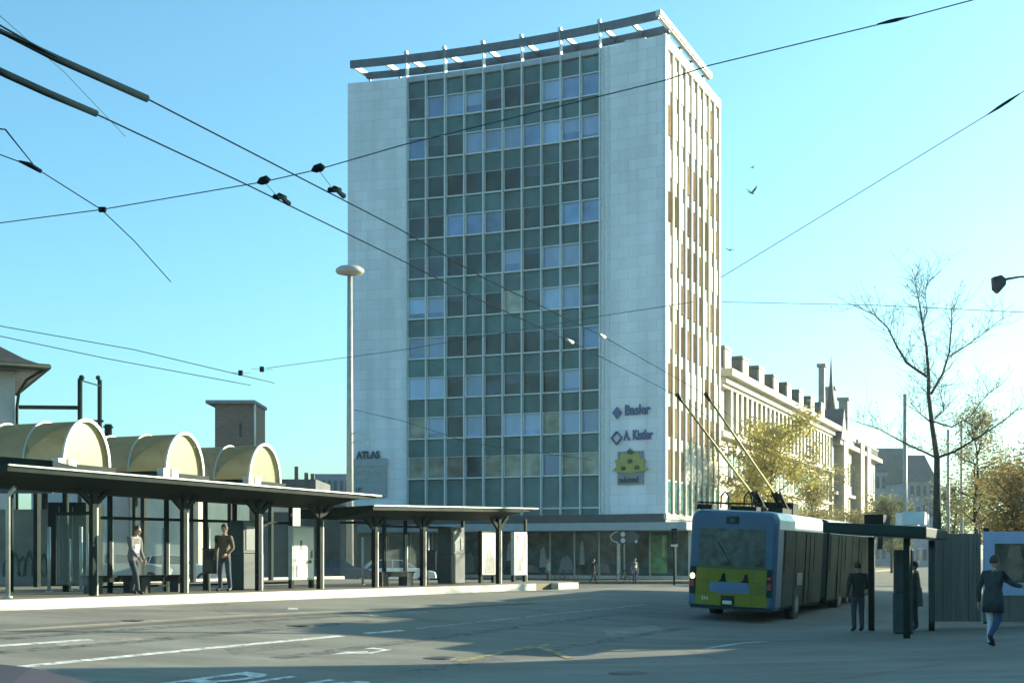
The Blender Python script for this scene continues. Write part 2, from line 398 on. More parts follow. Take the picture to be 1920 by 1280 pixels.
KT = .67            # platform top
S0, S1 = -45, 45.6
mb = MB()
mb.prism([sn(S0, -26.32), sn(S1-2, -26.32), sn(S1, -27.6), sn(S1+1, -30), sn(S1-1, -39.5), sn(S0, -39.5)], .7, (0, 0, KT-.70), (1, 0, 0), (0, 1, 0), (0, 0, 1))
struct(mb.build('platform', M['pave']))
mb = MB()
i = 0; s = S0
while s < S1-2.2:
    e = min(s+1.5, S1-2.2)
    if not (S1-6.0 < s < S1-4.2):
        p = [sn(s+.002, -26.0), sn(e-.002, -26.0), sn(e-.002, -26.315), sn(s+.002, -26.315)]
        mb.hexa([(x, y, -.2) for x, y in p]+[(x, y, KT+.012) for x, y in p])
    s = e
struct(mb.build('kerb', M['kerb']))
mb = MB(); s = -20
while s < S1-1.5:
    p = [sn(s, -39.52), sn(s+2.98, -39.52), sn(s+2.98, -39.85), sn(s, -39.85)]
    mb.hexa([(x, y, .2) for x, y in p]+[(x, y, KT+.10) for x, y in p]); s += 3
struct(mb.build('rear_kerb', M['kerb']))
# pavement in front of the tower
mb = MB()
mb.prism([(-40, 96), (14.6, 93.6), (20, 107), (60, 205), (45, 212), (8, 130), (-40, 140)], .30, (0, 0, -.36), (1, 0, 0), (0, 1, 0), (0, 0, 1))
struct(mb.build('pavement', M['pave']))

def strip(name, pix, w, m, dz=.010, seg=1.0):
    mb = MB(); P = [G(*p) for p in pix]; Q = [P[0]]
    for a, b in zip(P, P[1:]):
        k = max(1, int((b-a).length/seg))
        Q += [a.lerp(b, (i+1)/k) for i in range(k)]
    L = []; Rr = []
    for i, q in enumerate(Q):
        d = Q[min(i+1, len(Q)-1)]-Q[max(i-1, 0)]; d.z = 0; d.normalize(); r = Vector((d.y, -d.x, 0))*w/2
        for arr, v in ((L, q-r), (Rr, q+r)):
            arr.append(Vector((v.x, v.y, gz(v.x, v.y)+dz)))
    for i in range(len(Q)-1): mb.quad(Rr[i], Rr[i+1], L[i+1], L[i])
    return struct(mb.build(name, m))
def patch(name, polys, m, dz=.011):
    mb = MB()
    for poly in polys:
        mb.quad(*[G(*p)+Vector((0, 0, dz)) for p in poly])
    return struct(mb.build(name, m))
strip('lane_line', [(-60, 1215), (170, 1199)], .22, M['mark'])
strip('lane_line', [(20, 1252), (330, 1221), (640, 1192)], .22, M['mark'])
strip('lane_line', [(685, 1187.5), (755, 1181.5)], .20, M['mark'])
strip('lane_line', [(780, 1178), (1210, 1133)], .12, M['markw'])
strip('lane_line', [(1322, 1216), (1385, 1206), (1440, 1202)], .14, M['mark'])
strip('road_seam', [(-20, 1184), (430, 1155), (760, 1140), (1100, 1122)], .30, M['seam'], .008)
strip('road_seam', [(-20, 1190), (430, 1160), (760, 1144), (1000, 1131)], .34, M['seamdk'], .007)
patch('arrow_marking', [[(620, 1227), (650, 1221.5), (690, 1221), (690, 1223), (655, 1226)], [(655, 1225), (690, 1226.5), (735, 1218), (700, 1214), (682, 1216.2), (700, 1217), (716, 1218.5), (694, 1223), (668, 1223)]], M['mark'])
patch('worn_marking', [[(538, 1143), (560, 1143), (558, 1139.5), (541, 1139.5)]], M['mark'])
patch('yellow_marking', [[(845, 1240), (870, 1240), (948, 1224), (940, 1222)], [(995, 1212), (1006, 1210), (1030, 1216), (1078, 1234), (1066, 1236), (1022, 1220)], [(960, 1216), (1030, 1207), (1032, 1209), (966, 1219)]], M['marky'])
# repairs, tyre tracks and covers in the carriageway
patch('road_patch', [[(60, 1172), (250, 1160), (258, 1166), (70, 1179)], [(905, 1225), (1020, 1214), (1065, 1226), (945, 1240)], [(420, 1216), (560, 1204), (585, 1211), (440, 1225)], [(300, 1132), (420, 1127), (430, 1133), (305, 1139)]], M['patchd'], .0065)
patch('road_patch', [[(690, 1150), (800, 1144), (806, 1149), (694, 1156)], [(1130, 1180), (1230, 1172), (1245, 1180), (1140, 1190)], [(100, 1205), (260, 1195), (270, 1199), (110, 1211)]], M['patchl'], .0068)
for pth in ([(-40, 1226), (300, 1198), (700, 1163)], [(-40, 1200), (300, 1176), (640, 1154)], [(520, 1234), (860, 1190), (1180, 1148)], [(760, 1262), (1050, 1215), (1290, 1176)]):
    strip('tyre_track', pth, .38, M['track'], .0062)
def cover(px, py, r):
    c_ = G(px, py); mb = MB(); mb.tube([(c_.x, c_.y, c_.z-.02), (c_.x, c_.y, c_.z+.012)], r, 24, smooth=False); mb.tube([(c_.x, c_.y, c_.z+.0121), (c_.x, c_.y, c_.z+.014)], r*.8, 24, smooth=False); struct(mb.build('manhole_cover', M['iron']))
cover(560, 1172, .34); cover(820, 1233, .34); cover(250, 1163, .3); cover(1180, 1262, .34)
# worn lettering on the bus lane
o_ = G(215, 1290)
lt = textmesh('lane_lettering', 'BUS', 4.4, 0, M['mark'], None, (0, 0, 0), (0, 0, 0), bold=.02)
for v in lt.data.vertices:
    a_, b_ = v.co.x*.36, v.co.y
    x_, y_ = o_.x+.86*a_+.42*b_, o_.y-.40*a_+.86*b_
    v.co = (x_, y_, gz(x_, y_)+.011)
struct(lt)

# ------------------------------------------------------------------ office tower
TL = Vector((-13.26, 110.4, -.2)); TW = 26.5; TD = 15.9
TR = math.atan2(-10.4, 24.36)
tower = thing('office_tower', 'tall ten-storey office tower with concave green glass front between two blank stone end walls', 'office tower', TL, TR)
SAG = 1.1
def yf(u):
    t = (u-TW/2)/(TW/2); return SAG*(1-t*t) if 0 <= u <= TW else 0
def fm(u, off, z): return Vector((u, yf(u)+off, z))
ZT = 39.95; ZB = 4.97; U0 = 5.10; PITCH = 1.626; FL = 3.17
def arcwall(u0, u1, o0, o1, z0, z1, n, mb):
    rings = []
    for i in range(n+1):
        u = u0+(u1-u0)*i/n
        rings.append([fm(u, o0, z0), fm(u, o1, z0), fm(u, o1, z1), fm(u, o0, z1)])
    mb.loft(rings, smooth=False)
mb = MB(); arcwall(0, U0-.12, 0, 1.2, ZB, ZT, 6, mb); mb.build('end_wall', M['stone'], tower)
mb = MB(); arcwall(U0+10*PITCH+.30, TW, 0, 1.2, ZB, ZT, 6, mb); mb.build('end_wall', M['stone'], tower)
# light trim at the wall edges
mb = MB(); mb.box(U0-.12, U0+.02, yf(U0)-.12, yf(U0)+.5, ZB, ZT+.02); mb.box(TW-.08, TW+.16, -.06, .22, ZB-.01, ZT+.05)
ue = U0+10*PITCH; mb.box(ue+.06, ue+.30, yf(ue)-.14, yf(ue)+.6, ZB, ZT-.02); mb.box(ue+.55, ue+.72, yf(ue+.6)-.08, yf(ue+.6)+.05, ZB+.01, ZT-.03)
mb.build('edge_trim', M['alu'], tower)
mb = MB()
arcwall(U0, ue+.06, .30, 1.2, ZB, ZT-.42, 20, mb)
mb.box(.3, TW-.3, 2.2, TD-.3, 5, ZT-.3)
mb.build('core_wall', M['darkrec'], tower)
mb = MB(); arcwall(U0, ue+.05, -.12, .9, ZT-.42, ZT, 20, mb); mb.build('cornice', M['greytrim'], tower)
mb = MB(); mb.box(.02, TW-.02, 1.25, TD, ZT-.35, ZT-.02); mb.build('roof', M['roofgrey'], tower)
mb = MB(); mb.box(-.0, 1.2, 1.21, TD, ZB, ZT-.36); mb.box(1.21, TW-.4, TD-.6, TD, ZB, ZT-.36); mb.build('rear_wall', M['stone'], tower)
# mullions
for i in range(11):
    u = U0+i*PITCH; big = i % 2 == 0
    w = .085 if not big else .10
    mb = MB(); mb.box(u-w/2, u+w/2, yf(u)-.30, yf(u)+.12, ZB, (ZT+1.74) if big else ZT-.1)
    if big:
        mb.box(u-.13, u+.13, yf(u)-.46, yf(u)-.16, ZT+1.741, ZT+1.98)
    mb.build('mullion', M['alu'], tower)
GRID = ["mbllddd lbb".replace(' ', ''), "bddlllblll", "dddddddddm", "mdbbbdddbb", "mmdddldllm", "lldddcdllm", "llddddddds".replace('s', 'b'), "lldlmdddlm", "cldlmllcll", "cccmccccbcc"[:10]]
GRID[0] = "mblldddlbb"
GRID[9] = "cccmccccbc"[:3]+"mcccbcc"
for k in range(10):
    zs = 36.5-FL*k; zw = zs+1.72
    top = ZT-.44 if k == 0 else zs+FL
    for i in range(10):
        a, b = U0+i*PITCH+.04, U0+(i+1)*PITCH-.04
        mb = MB(); mb.box(a, b, .06, .28, zw+.03, top-.08, fm); mb.build('spandrel_panel', M['spandrel'], tower)
    for i in range(10):
        a, b = U0+i*PITCH+.04, U0+(i+1)*PITCH-.04
        ch = GRID[k][i]
        fr = MB()
        lit = ch in 'lb'
        tk = .075 if lit else .04
        ro = -.09 if lit else .05
        fr.box(a, b, -.16, .20, zs-.055, zs+.045, fm)
        fr.box(a, a+tk, ro, .2, zs+.046, zw, fm); fr.box(b-tk, b, ro, .2, zs+.046, zw, fm)
        fr.box(a+tk, b-tk, ro, .2, zw-tk, zw, fm)
        wo = fr.build('window', M['alu'], tower)
        pn = MB(); pn.box(a+tk, b-tk, .09, .12, zs+.046, zw-tk, fm)
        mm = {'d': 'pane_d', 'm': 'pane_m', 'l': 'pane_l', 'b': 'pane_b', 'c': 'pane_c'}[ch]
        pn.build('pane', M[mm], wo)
        if ch in 'dm' and random.random() < .4:      # roller blind let down from the head of the window
            h = random.choice((.25, .45, .8))
            bl = MB(); bl.box(a+tk+.01, b-tk-.01, .070, .085, zw-tk-h, zw-tk-.005, fm); bl.build('roller_blind', M['pane_m' if ch == 'd' else 'pane_d'], wo)
        if ch == 'l' and random.random() < .45:      # blind drawn only part of the way
            h = random.choice((.25, .4, .6))
            bl = MB(); bl.box(a+tk+.01, b-tk-.01, .070, .085, zs+.05, zs+.05+h, fm); bl.build('lower_pane', M['pane_b'], wo)
# storey under the lowest windows
mb = MB()
for i in range(10):
    a, b = U0+i*PITCH+.05, U0+(i+1)*PITCH-.05
    mb.box(a, b, .06, .28, 5.55, 36.5-FL*9-.10, fm); mb.box(a, b, .06, .28, ZB, 5.44, fm)
mb.build('spandrel_band', M['spandrel'], tower)
mb = MB(); arcwall(U0, ue, -.1, .2, 5.44, 5.55, 20, mb); mb.build('rail', M['alu'], tower)
# sunlit side: piers, windows
NB = 9; P2 = (TD-.55)/NB
mb = MB(); mb.box(TW-.40, TW-.02, .23, TD, ZB, ZT-.01); mb.build('side_wall', M['white_pier'], tower)
for i in range(NB+1):
    y = .30+i*P2
    if i == NB: y = TD-.30
    mb = MB(); mb.box(TW-.02, TW+.15, y-.19 if i else .225, y+.19 if i < NB else TD, ZB-.02, ZT-.03); mb.build('pier', M['white_pier'], tower)
mb = MB(); mb.box(TW-.019, TW+.17, .0, TD+.01, ZT-.85, ZT-.005); mb.build('top_band', M['white_pier'], tower)
allbrown = {0: .1, 3: .3, 6: .75, 8: 1, 7: .4}
for k in range(10):
    zs = 36.2-FL*k
    for i in range(NB):
        y0 = .30+i*P2+.23; y1 = .30+(i+1)*P2-.23
        if i == NB-1: y1 = TD-.30-.23
        br = random.random() < allbrown.get(k, .42)
        mb = MB(); mb.box(TW-.02, TW+(.09 if br else .05), y0, y1-.3 if br else y1, zs-(.15 if br else 0), zs+2.05)
        w = mb.build('side_window', M['brown' if br else 'creamblind'], tower)
mb = MB(); mb.box(TW-.02, TW+.20, .0, TD, ZB-.40, ZB-.03); mb.build('base_band', M['white_pier'], tower)
mb = MB()
for i in range(NB):
    y0 = .30+i*P2+.23; y1 = y0+P2-.46
    mb.box(TW-.021, TW+.03, y0, min(y1, TD-.55), ZB+.1, ZB+2.4)
mb.build('lower_side_glazing', M['shop'], tower)
# roof frame
zf = ZT+1.42
fr = MB(); fr2 = MB()
for i in range(20):
    u0, u1 = .35+(TW-.7)*i/20, .35+(TW-.7)*(i+1)/20
    fr.hexa([fm(u0, -.30, zf-.30), fm(u1, -.30, zf-.30), fm(u1, -.08, zf-.30), fm(u0, -.08, zf-.30), fm(u0, -.30, zf+.30), fm(u1, -.30, zf+.30), fm(u1, -.08, zf+.30), fm(u0, -.08, zf+.30)])
    fr2.hexa([fm(u0, 2.35, zf-.28), fm(u1, 2.35, zf-.28), fm(u1, 2.7, zf-.28), fm(u0, 2.7, zf-.28), fm(u0, 2.35, zf+.2), fm(u1, 2.35, zf+.2), fm(u1, 2.7, zf+.2), fm(u0, 2.7, zf+.2)])
fb = fr.build('roof_frame', M['steel_b'], tower); fr2.build('inner_beam', M['steel_b'], fb)
for u in [.5, 3.2]+[U0+PITCH*2*i+.35 for i in range(6)]+[ue+2.6]:
    mb = MB(); mb.box(u-.06, u+.06, -.079, 2.349, zf-.24, zf+.18, fm); mb.build('cross_bar', M['steel_b'], fb)
mb = MB(); mb.box(TW-.55, TW-.25, -.30, 14.2, zf-.14, zf+.31); mb.box(TW-.249, TW-.14, -.33, 14.2, zf-.02, zf+.33); mb.build('side_beam', M['whitepaint'], fb)
for y in (3.2, 6.4, 9.6, 13.2):
    mb = MB(); mb.box(TW-2.2, TW-.56, y-.2, y+.2, zf-.42, zf-.12); mb.build('bracket', M['steel_b'], fb)
    mb = MB(); mb.box(TW-1.5, TW-1.3, y-.1, y+.1, ZT-.02, zf-.43); mb.build('post', M['steel_b'], fb)
for u in (.6, 3.2, ue+2.6):
    mb = MB(); mb.box(u-.06, u+.06, yf(u)+2.45, yf(u)+2.6, ZT-.02, zf-.29); mb.build('post', M['steel_b'], fb)
mb = MB(); arcwall(4.2, ue+.9, 2.9, 6.5, ZT-.015, ZT+1.0, 14, mb); mb.build('penthouse', M['greytrim'], tower)
mb = MB(); arcwall(4.4, ue+.7, 2.80, 2.89, ZT+.05, ZT+.42, 14, mb); mb.build('penthouse_glazing', M['pane_d'], tower)
mb = MB(); mb.box(TW-3.2, TW-1.6, .6, 1.2, ZT-.01, ZT+.22); mb.build('roof_light', M['whitepaint'], tower)
# ground floor
mb = MB()
mb.box(.4, TW+2.0, 1.7, TD-1, .0, 4.0)
mb.build('ground_floor_core', M['darkrec'], tower)
mb = MB(); mb.box(.2, TW+.1, .05, TD-.6, 4.30, ZB-.02); mb.build('recess_band', M['darkrec'], tower)
mb = MB(); mb.box(.0, TW+2.45, -2.6, TD-2, 3.70, 4.27); mb.build('canopy', M['canopy'], tower, bevel=.03)
mb = MB()
for i in range(13):
    u = 3+i*2.0
    mb.box(u+.06, u+1.94, 1.45, 1.5, .45, 3.69)
mb.build('shop_window', M['shop'], tower)
mb = MB()
for i in range(14):
    u = 3+i*2.0; mb.box(u-.055, u+.055, 1.35, 1.6, .0, 3.69)
mb.box(3, TW+2.2, 1.3, 1.65, .0, .4)
mb.build('shopfront_frame', M['galv'], tower)
mb = MB()
for y in (1.9, 4.4, 6.9, 9.4, 11.8):
    mb.box(TW+2.02, TW+2.06, y, y+2.3, .75, 3.69)
mb.build('shop_window', M['shop'], tower)
mb = MB(); mb.box(TW+2.01, TW+2.4, 1.1, TD-2, 0, .70); mb.build('plinth', M['whitepaint'], tower)
for u in (TW+2.2, TW-3.2):
    mb = MB(); mb.box(u-.12, u+.12, -.9, -.66, 0, 3.69); mb.build('column', M['galv'], tower)
mb = MB(); mb.box(TW-1.6, TW-.2, 1.38, 1.44, .6, 3.4); mb.build('shop_display', M['shopgreen'], tower)
mb = MB(); mb.box(TW-.55, TW-.35, 1.30, 1.37, 1.8, 3.4); mb.build('shop_display', mat('pale_green_display', (.30, .50, .28), .4, .2, 2), tower)
for u, w_, h0, h1, mt in ((12.2, .5, .6, 1.5, 'signgrey'), (13.6, .25, 1.5, 3.0, 'greytrim'), (15.3, .8, .6, 1.2, 'machgrey'), (16.4, .3, 1.0, 2.6, 'signpale'), (18.3, .6, .6, 1.9, 'signgrey'), (19.6, .2, 1.2, 3.1, 'signpale'), (21.2, .7, .6, 1.4, 'machgrey'), (10.2, .4, .6, 2.2, 'machgrey'), (8.1, .5, .6, 1.6, 'signgrey')):
    mb = MB(); mb.prism([(u-w_, h0), (u+w_, h0), (u+w_*.8, h1*.8), (u+w_*.25, h1), (u-w_*.6, h1*.9)], .05, (0, 1.39, 0)); mb.build('shop_display', M[mt], tower)

def towpt(px, py, off=-.06):
    k = (px-HX)/F; c, s_ = math.cos(TR), math.sin(TR)
    u = (k*TL.y-TL.x)/(c-k*s_)
    for it in range(4):
        y = yf(u)+off
        X0 = TL.x-s_*y; Y0 = TL.y+c*y
        u = (k*Y0-X0)/(c-k*s_)
    Y = Y0+s_*u
    return u, yf(u)+off, (HY-py)/F*Y+CZ-TL.z
def towsign(name, label, px, py, off=-.06):
    u, y, z = towpt(px, py, off)
    v = Vector((u, y, 0)); v.rotate(Matrix.Rotation(TR, 3, 'Z'))
    t = thing(name, label, 'sign', (TL.x+v.x, TL.y+v.y, z+TL.z), TR+(-.12 if u > 13 else .12))
    return t
t = towsign('wall_sign', 'blue lettering after a blue diamond, upper of the two on the right stone wall', 1148, 776, -.12)
textmesh('lettering', 'Basler', 1.05, .04, M['signblue'], t, (1.0, 0, -.12), bold=.025, sx=.80)
mb = MB(); mb.prism([(0, .1), (.38, .52), (.76, .1), (.38, -.42)], .08, (.0, -.04, 0)); mb.build('diamond_emblem', M['signblue'], t)
t = towsign('wall_sign', 'longer blue lettering after a hollow diamond, lower of the two on the right stone wall', 1147, 823, -.12)
textmesh('lettering', "A. Kistler", 1.0, .04, M['signblue'], t, (1.0, 0, -.10), bold=.025, sx=.60)
mb = MB()
o4 = [(.40, .55), (.82, .08), (.40, -.42), (-.02, .08)]
for a, b in zip(o4, o4[1:]+o4[:1]): mb.bar((a[0], 0, a[1]), (b[0], 0, b[1]), .08, .22, (0, 1, 0))
mb.build('diamond_emblem', M['signblue'], t)
t = towsign('wall_sign', 'grey square board with a yellow star-like emblem and dark lettering on the stone wall', 1158, 906, -.14)
mb = MB(); mb.box(.0, 2.1, -.02, .05, -.1, 2.35); mb.build('board', M['signgrey'], t)
mb = MB(); mb.prism([(-.45, .95), (-.05, 1.25), (-.2, 1.75), (.25, 1.8), (.35, 2.3), (.75, 2.1), (1.05, 2.65), (1.35, 2.1), (1.75, 2.3), (1.85, 1.8), (2.3, 1.7), (2.15, 1.25), (2.6, .95), (2.0, .85), (1.05, .75), (.1, .85)], .06, (0, -.09, 0)); mb.build('emblem', M['signyel'], t)
mb = MB()
for (x, z, r) in ((1.05, 2.30, .25), (1.05, 1.62, .22), (.5, 1.12, .22), (1.62, 1.14, .22)): mb.ball((x, -.10, z), r, .06, r*.75, 12, 8)
mb.build('emblem_dots', M['signgreen'], t)
textmesh('lettering', 'saluted', .62, .03, M['signdark'], t, (.08, -.06, .06), bold=.015, sx=.92)
t = towsign('wall_sign', 'pale directory panel of faint text rows below dark capitals on the left stone wall', 664, 938, -.14)
mb = MB(); mb.box(.0, 2.75, -.02, .05, .25, 3.35); mb.build('board', mat('grey_teal_board', (.30, .35, .35), .5, .08, 3), t)
mb = MB(); mb.box(-.05, 2.8, -.07, -.025, 2.75, 3.3); mb.build('header', M['signpale'], t)
textmesh('lettering', 'ATLAS', .80, .05, M['signdark'], t, (.22, -.03, 3.38), bold=.03, sx=.86)
for r_, w in ((2.25, 'AERZTE BUERO'), (1.72, 'RAUM 4'), (.75, 'LIFT')):
    textmesh('text_row', w, .42, .02, M['whitepaint'] if r_ > 1 else M['signdark'], t, (.2, -.05, r_), sx=.72)
# oval shop sign
t = towsign('shop_sign', 'dark oval shop sign with white crescent and two white spots over the entrance', 1145, 1018, -2.7)
mb = MB(); mb.prism([(1.1+1.15*math.cos(a), .45+.5*math.sin(a)) for a in [i*math.pi/12 for i in range(24)]], .1); mb.build('board', M['darkrec'], t)
mb = MB()
for i in range(8):
    a0, a1 = R(115+i*16), R(115+(i+1)*16); mb.bar((1.1+1.08*math.cos(a0), -.04, .45+.46*math.sin(a0)), (1.1+1.08*math.cos(a1), -.04, .45+.46*math.sin(a1)), .06, .13, (0, 1, 0))
mb.ball((1.0, -.04, .65), .2, .05, .18); mb.ball((1.0, -.04, .2), .2, .05, .18)
mb.ball((2.05, -.04, .12), .12, .05, .12)
mb.build('white_marks', M['whitepaint'], t)

# ------------------------------------------------------------------ street terraces behind the tower
SD = Vector((.385, .923, 0)).normalized(); SR = math.atan2(SD.y, SD.x)
TC = Vector((11.1, 100, -.2))
def street(t): return TC+SD*t
ter = thing('terrace_building', 'long cream terrace with a row of tall windows, deep cornice and eight dormers', 'terrace', street(17), SR)
LEN = 55.7; CH = 17.4
mb = MB(); mb.box(0, LEN, .35, 14, 0, CH); mb.build('wall', M['cream'], ter)
mb = MB(); mb.box(-.3, LEN+.3, -1.1, .36, CH-.35, CH+.25); mb.box(-.1, LEN+.1, -.5, .35, CH-.9, CH-.36); mb.box(-.05, LEN+.05, -.28, .34, 12.0, 12.5); mb.box(-.05, LEN+.05, -.22, .34, 16.2, 16.5)
mb.build('cornice', M['cream'], ter)
def rows(x0, x1, n, z0, z1, w, parent, dark='pane_m', off=.0):
    p = (x1-x0)/n
    for i in range(n):
        c = x0+p*(i+.5)
        mb = MB(); mb.box(c-w/2, c+w/2, .28+off, .349+off, z0, z1)
        wd = mb.build('window', M[dark], parent)
rows(3.5, LEN-.6, 26, 12.7, 16.1, 1.15, ter, 'pane_m')
mb = MB()
for i in range(27):
    c = 3.5+(LEN-4.1)/26*i; mb.box(c-.38, c+.38, -.15, .35, 12.51, 16.19)
mb.build('pilasters', M['cream'], ter)
rows(3.5, LEN-.6, 26, 8.6, 11.0, 1.1, ter, 'pane_m'); rows(3.5, LEN-.6, 26, 4.9, 7.4, 1.1, ter, 'pane_m')
rows(1.0, LEN-.6, 13, .4, 3.7, 2.6, ter, 'pane_d')
mb = MB()
for z in (8.4, 4.7): mb.box(2, LEN, .05, .35, z-.25, z)
mb.build('string_course', M['cream'], ter)
mb = MB(); mb.prism([(0.0, CH+.26), (1.6, CH+2.0), (12, CH+2.3), (14, CH+.26)], LEN, (0, 0, 0), (0, 1, 0), (0, 0, 1), (1, 0, 0)); mb.build('roof', M['slate'], ter)
for i in range(8):
    x = 2.0+i*6.7
    mb = MB(); mb.box(x, x+2.4, .3, 3.2, CH+.3, CH+2.3); d = mb.build('dormer', M['slate'], ter)
    mb = MB(); mb.box(x-.15, x+2.55, .1, 3.3, CH+2.31, CH+2.55); mb.build('dormer_roof', M['slate'], d)
    mb = MB(); mb.box(x+.1, x+2.3, .12, .29, CH+.32, CH+2.25); mb.build('dormer_front', M['cream'], d)
ter2 = thing('terrace_building', 'darker ornate terrace with mansard roof, turret gable and tall chimneys beyond the cream terrace', 'terrace', street(73), SR)
LEN2 = 37; C2 = 16.0
mb = MB(); mb.box(0, LEN2, .0, 13, 0, C2); mb.build('wall', M['cream2'], ter2)
mb = MB(); mb.box(-.2, LEN2+1, -1.0, .0, C2-.5, C2+.1); mb.box(0, LEN2, -.5, -.01, 9.4, 9.8); mb.build('cornice', M['stonedk'], ter2)
for x in (2, 16, 22): 
    mb = MB(); mb.box(x, x+3.2, -1.1, -.01, 0, C2+.8); mb.build('bay', M['cream2'], ter2)
for z0, z1 in ((11, 14), (6.6, 9.2), (2, 5.4)):
    rows(5.4, 15.8, 4, z0, z1, 1.2, ter2, 'pane_d', -.349); rows(25.4, LEN2, 5, z0, z1, 1.2, ter2, 'pane_d', -.349)
mb = MB(); mb.prism([(-.6, C2+.11), (1.6, C2+3.4), (11, C2+3.8), (13, C2+.11)], LEN2, (0, 0, 0), (0, 1, 0), (0, 0, 1), (1, 0, 0)); mb.build('roof', M['slate'], ter2)
mb = MB(); mb.prism([(-2.2, C2+.1), (0, C2+4.0), (2.2, C2+.1)], 7, (1.5, -1.2, 0)); mb.build('gable', M['slate'], ter2)
for x, z, w in ((1.5, 9.2, .35), (9, 7.2, .55), (20, 7.0, .6)):
    mb = MB(); mb.box(x-w, x+w, 1.2, 1.2+2*w, C2+1, C2+z); mb.box(x-w-.2, x+w+.2, 1.0, 1.4+2*w, C2+z+.01, C2+z+.4); mb.build('chimney', M['stonedk'], ter2)
mb = MB(); mb.tube([(5, 1, C2+4), (5, 1, C2+7.6), (5, 1, C2+11)], [.6, .22, .04], 8); mb.build('spire', M['slate'], ter2)
mb = MB()
for i in range(18): mb.box(17+i*1.1, 17.35+i*1.1, -.55, -.3, C2+.11, C2+1.2)
mb.box(17, 37, -.56, -.29, C2+1.21, C2+1.4); mb.build('balustrade', M['stonedk'], ter2)
# gap filler house in the far distance
def farhouse(label, px0, px1, pytop, d, m, roof=None, wn=0, pz=0, rot=0, name='distant_building', depth=14, nf=4, pane='pane_m', group=None):
    a = W(px0, pytop, d); b = W(px1, pytop, d)
    g = gz(a.x, d)
    t = thing(name, label, 'building', (a.x, d, g), rot, group)
    w = (b.x-a.x)/max(.2, math.cos(rot)); h = a.z-g
    mb = MB(); mb.box(0, w, 0, depth, 0, h); mb.build('wall', m, t)
    if roof:
        mb = MB(); mb.prism([(-.6, h+.01), (depth/2, h+roof), (depth+.6, h+.01)], w+.8, (-.4, 0, 0), (0, 1, 0), (0, 0, 1), (1, 0, 0)); mb.build('roof', M['slate'], t)
    if wn:
        fh = h/nf
        for k in range(nf):
            for i in range(wn):
                c = w*(i+.5)/wn
                mb = MB(); mb.box(c-w/wn*.28, c+w/wn*.28, -.06, -.005, k*fh+fh*.3, k*fh+fh*.8); mb.build('window', M[pane], t)
    return t, w, h
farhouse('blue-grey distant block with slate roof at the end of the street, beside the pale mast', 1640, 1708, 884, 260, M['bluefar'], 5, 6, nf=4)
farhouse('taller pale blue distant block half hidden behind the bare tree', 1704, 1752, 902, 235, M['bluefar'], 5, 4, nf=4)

# ------------------------------------------------------------------ left background
hs = W(28, 690, 62); g0 = .45
t = thing('white_house', 'white rendered house with dark hipped tile roof and curved drainpipe at the left edge', 'house', (hs.x, 62, g0), R(27))
eh = hs.z-g0
mb = MB(); mb.box(-9, 0, 0, 9, 0, eh); mb.build('wall', M['house'], t)
ex = 1.25
mb = MB()
rings = []
for o, z in [(0, 0), (.9, .42), (2.0, 1.15), (3.4, 2.4), (4.6, 3.9)]:
    rings.append([(-10+o, -1.2+o, eh+z), (ex-o, -1.2+o, eh+z), (ex-o, 10-o, eh+z), (-10+o, 10-o, eh+z)])
mb.loft(rings, smooth=False); mb.build('roof', M['tiles'], t)
mb = MB(); mb.box(-10, ex-.1, -1.15, 9.9, eh-.16, eh-.01); mb.build('soffit', M['concdk'], t)
mb = MB(); mb.tube([(-10, -1.25, eh-.02), (ex+.05, -1.25, eh-.02), (ex+.06, 10, eh-.02)], .13, 8); mb.build('gutter', M['dkmetal'], t)
mb = MB(); mb.tube([(ex-.1, -1.1, eh-.1), (ex-.3, -.95, eh-.22), (.45, -.5, eh-.55), (.15, -.2, eh-1.1), (.07, -.1, eh-1.8), (.07, -.1, 0)], .07, 8); mb.build('drainpipe', M['dkmetal'], t)
mb = MB(); mb.box(-3.2, -2.0, -.05, -.003, eh-3.6, eh-1.6); mb.build('window', M['pane_d'], t)
# rail gantry
a = W(150, 710, 66); b = W(187, 712, 78)
t = thing('catenary_gantry', 'dark steel catenary gantry of two masts and a cross beam above the vaults', 'gantry', (a.x, 66, .45))
def loc(v): return (v.x-a.x, v.y-66, v.z-.45)
mb = MB(); mb.tube([(0, 0, 0), loc(a)], .12, 8); mb.build('mast', M['dkmetal'], t)
mb = MB(); mb.tube([(b.x-a.x, 12, 0), loc(b)], .13, 8); mb.build('mast', M['dkmetal'], t)
mb = MB(); mb.bar(loc(W(36, 763, 66)), loc(W(151, 764, 66)), .16, .18); mb.build('cross_beam', M['dkmetal'], t)
mb = MB(); mb.bar(loc(W(152, 713, 66)), loc(W(187, 723, 78)), .06, .06); mb.bar(loc(W(168, 789, 78)), loc(W(194, 789, 78)), .12, .12); mb.build('bracket', M['dkmetal'], t)
mb = MB(); mb.ball(loc(W(184, 708, 78)), .14); mb.ball(loc(W(153, 708, 66)), .14); mb.build('insulator', M['dkmetal'], t)
t, w_, h_ = farhouse('squat brown brick tower with flat overhanging roof rising behind the vaults', 403, 477, 757, 92, M['brick'], None, 0, name='brick_tower', depth=4)
mb = MB(); mb.box(-.55, w_+.1, -.4, 4.2, h_+.01, h_+.22); mb.build('roof', M['roofgrey'], t)
mb = MB(); mb.tube([(w_+.05, -.1, h_-.02), (w_+.05, -.1, h_-3.2)], .07, 6); mb.build('drainpipe', M['whitepaint'], t)
mb = MB(); mb.box(w_*.62, w_*.68, -.05, -.005, h_-2.2, h_-1.3); mb.build('window', M['pane_d'], t)
p = W(203, 795, 95)
t = thing('chimney', 'small dark chimney stack poking up behind the second vault', 'chimney', (p.x, 95, .2))
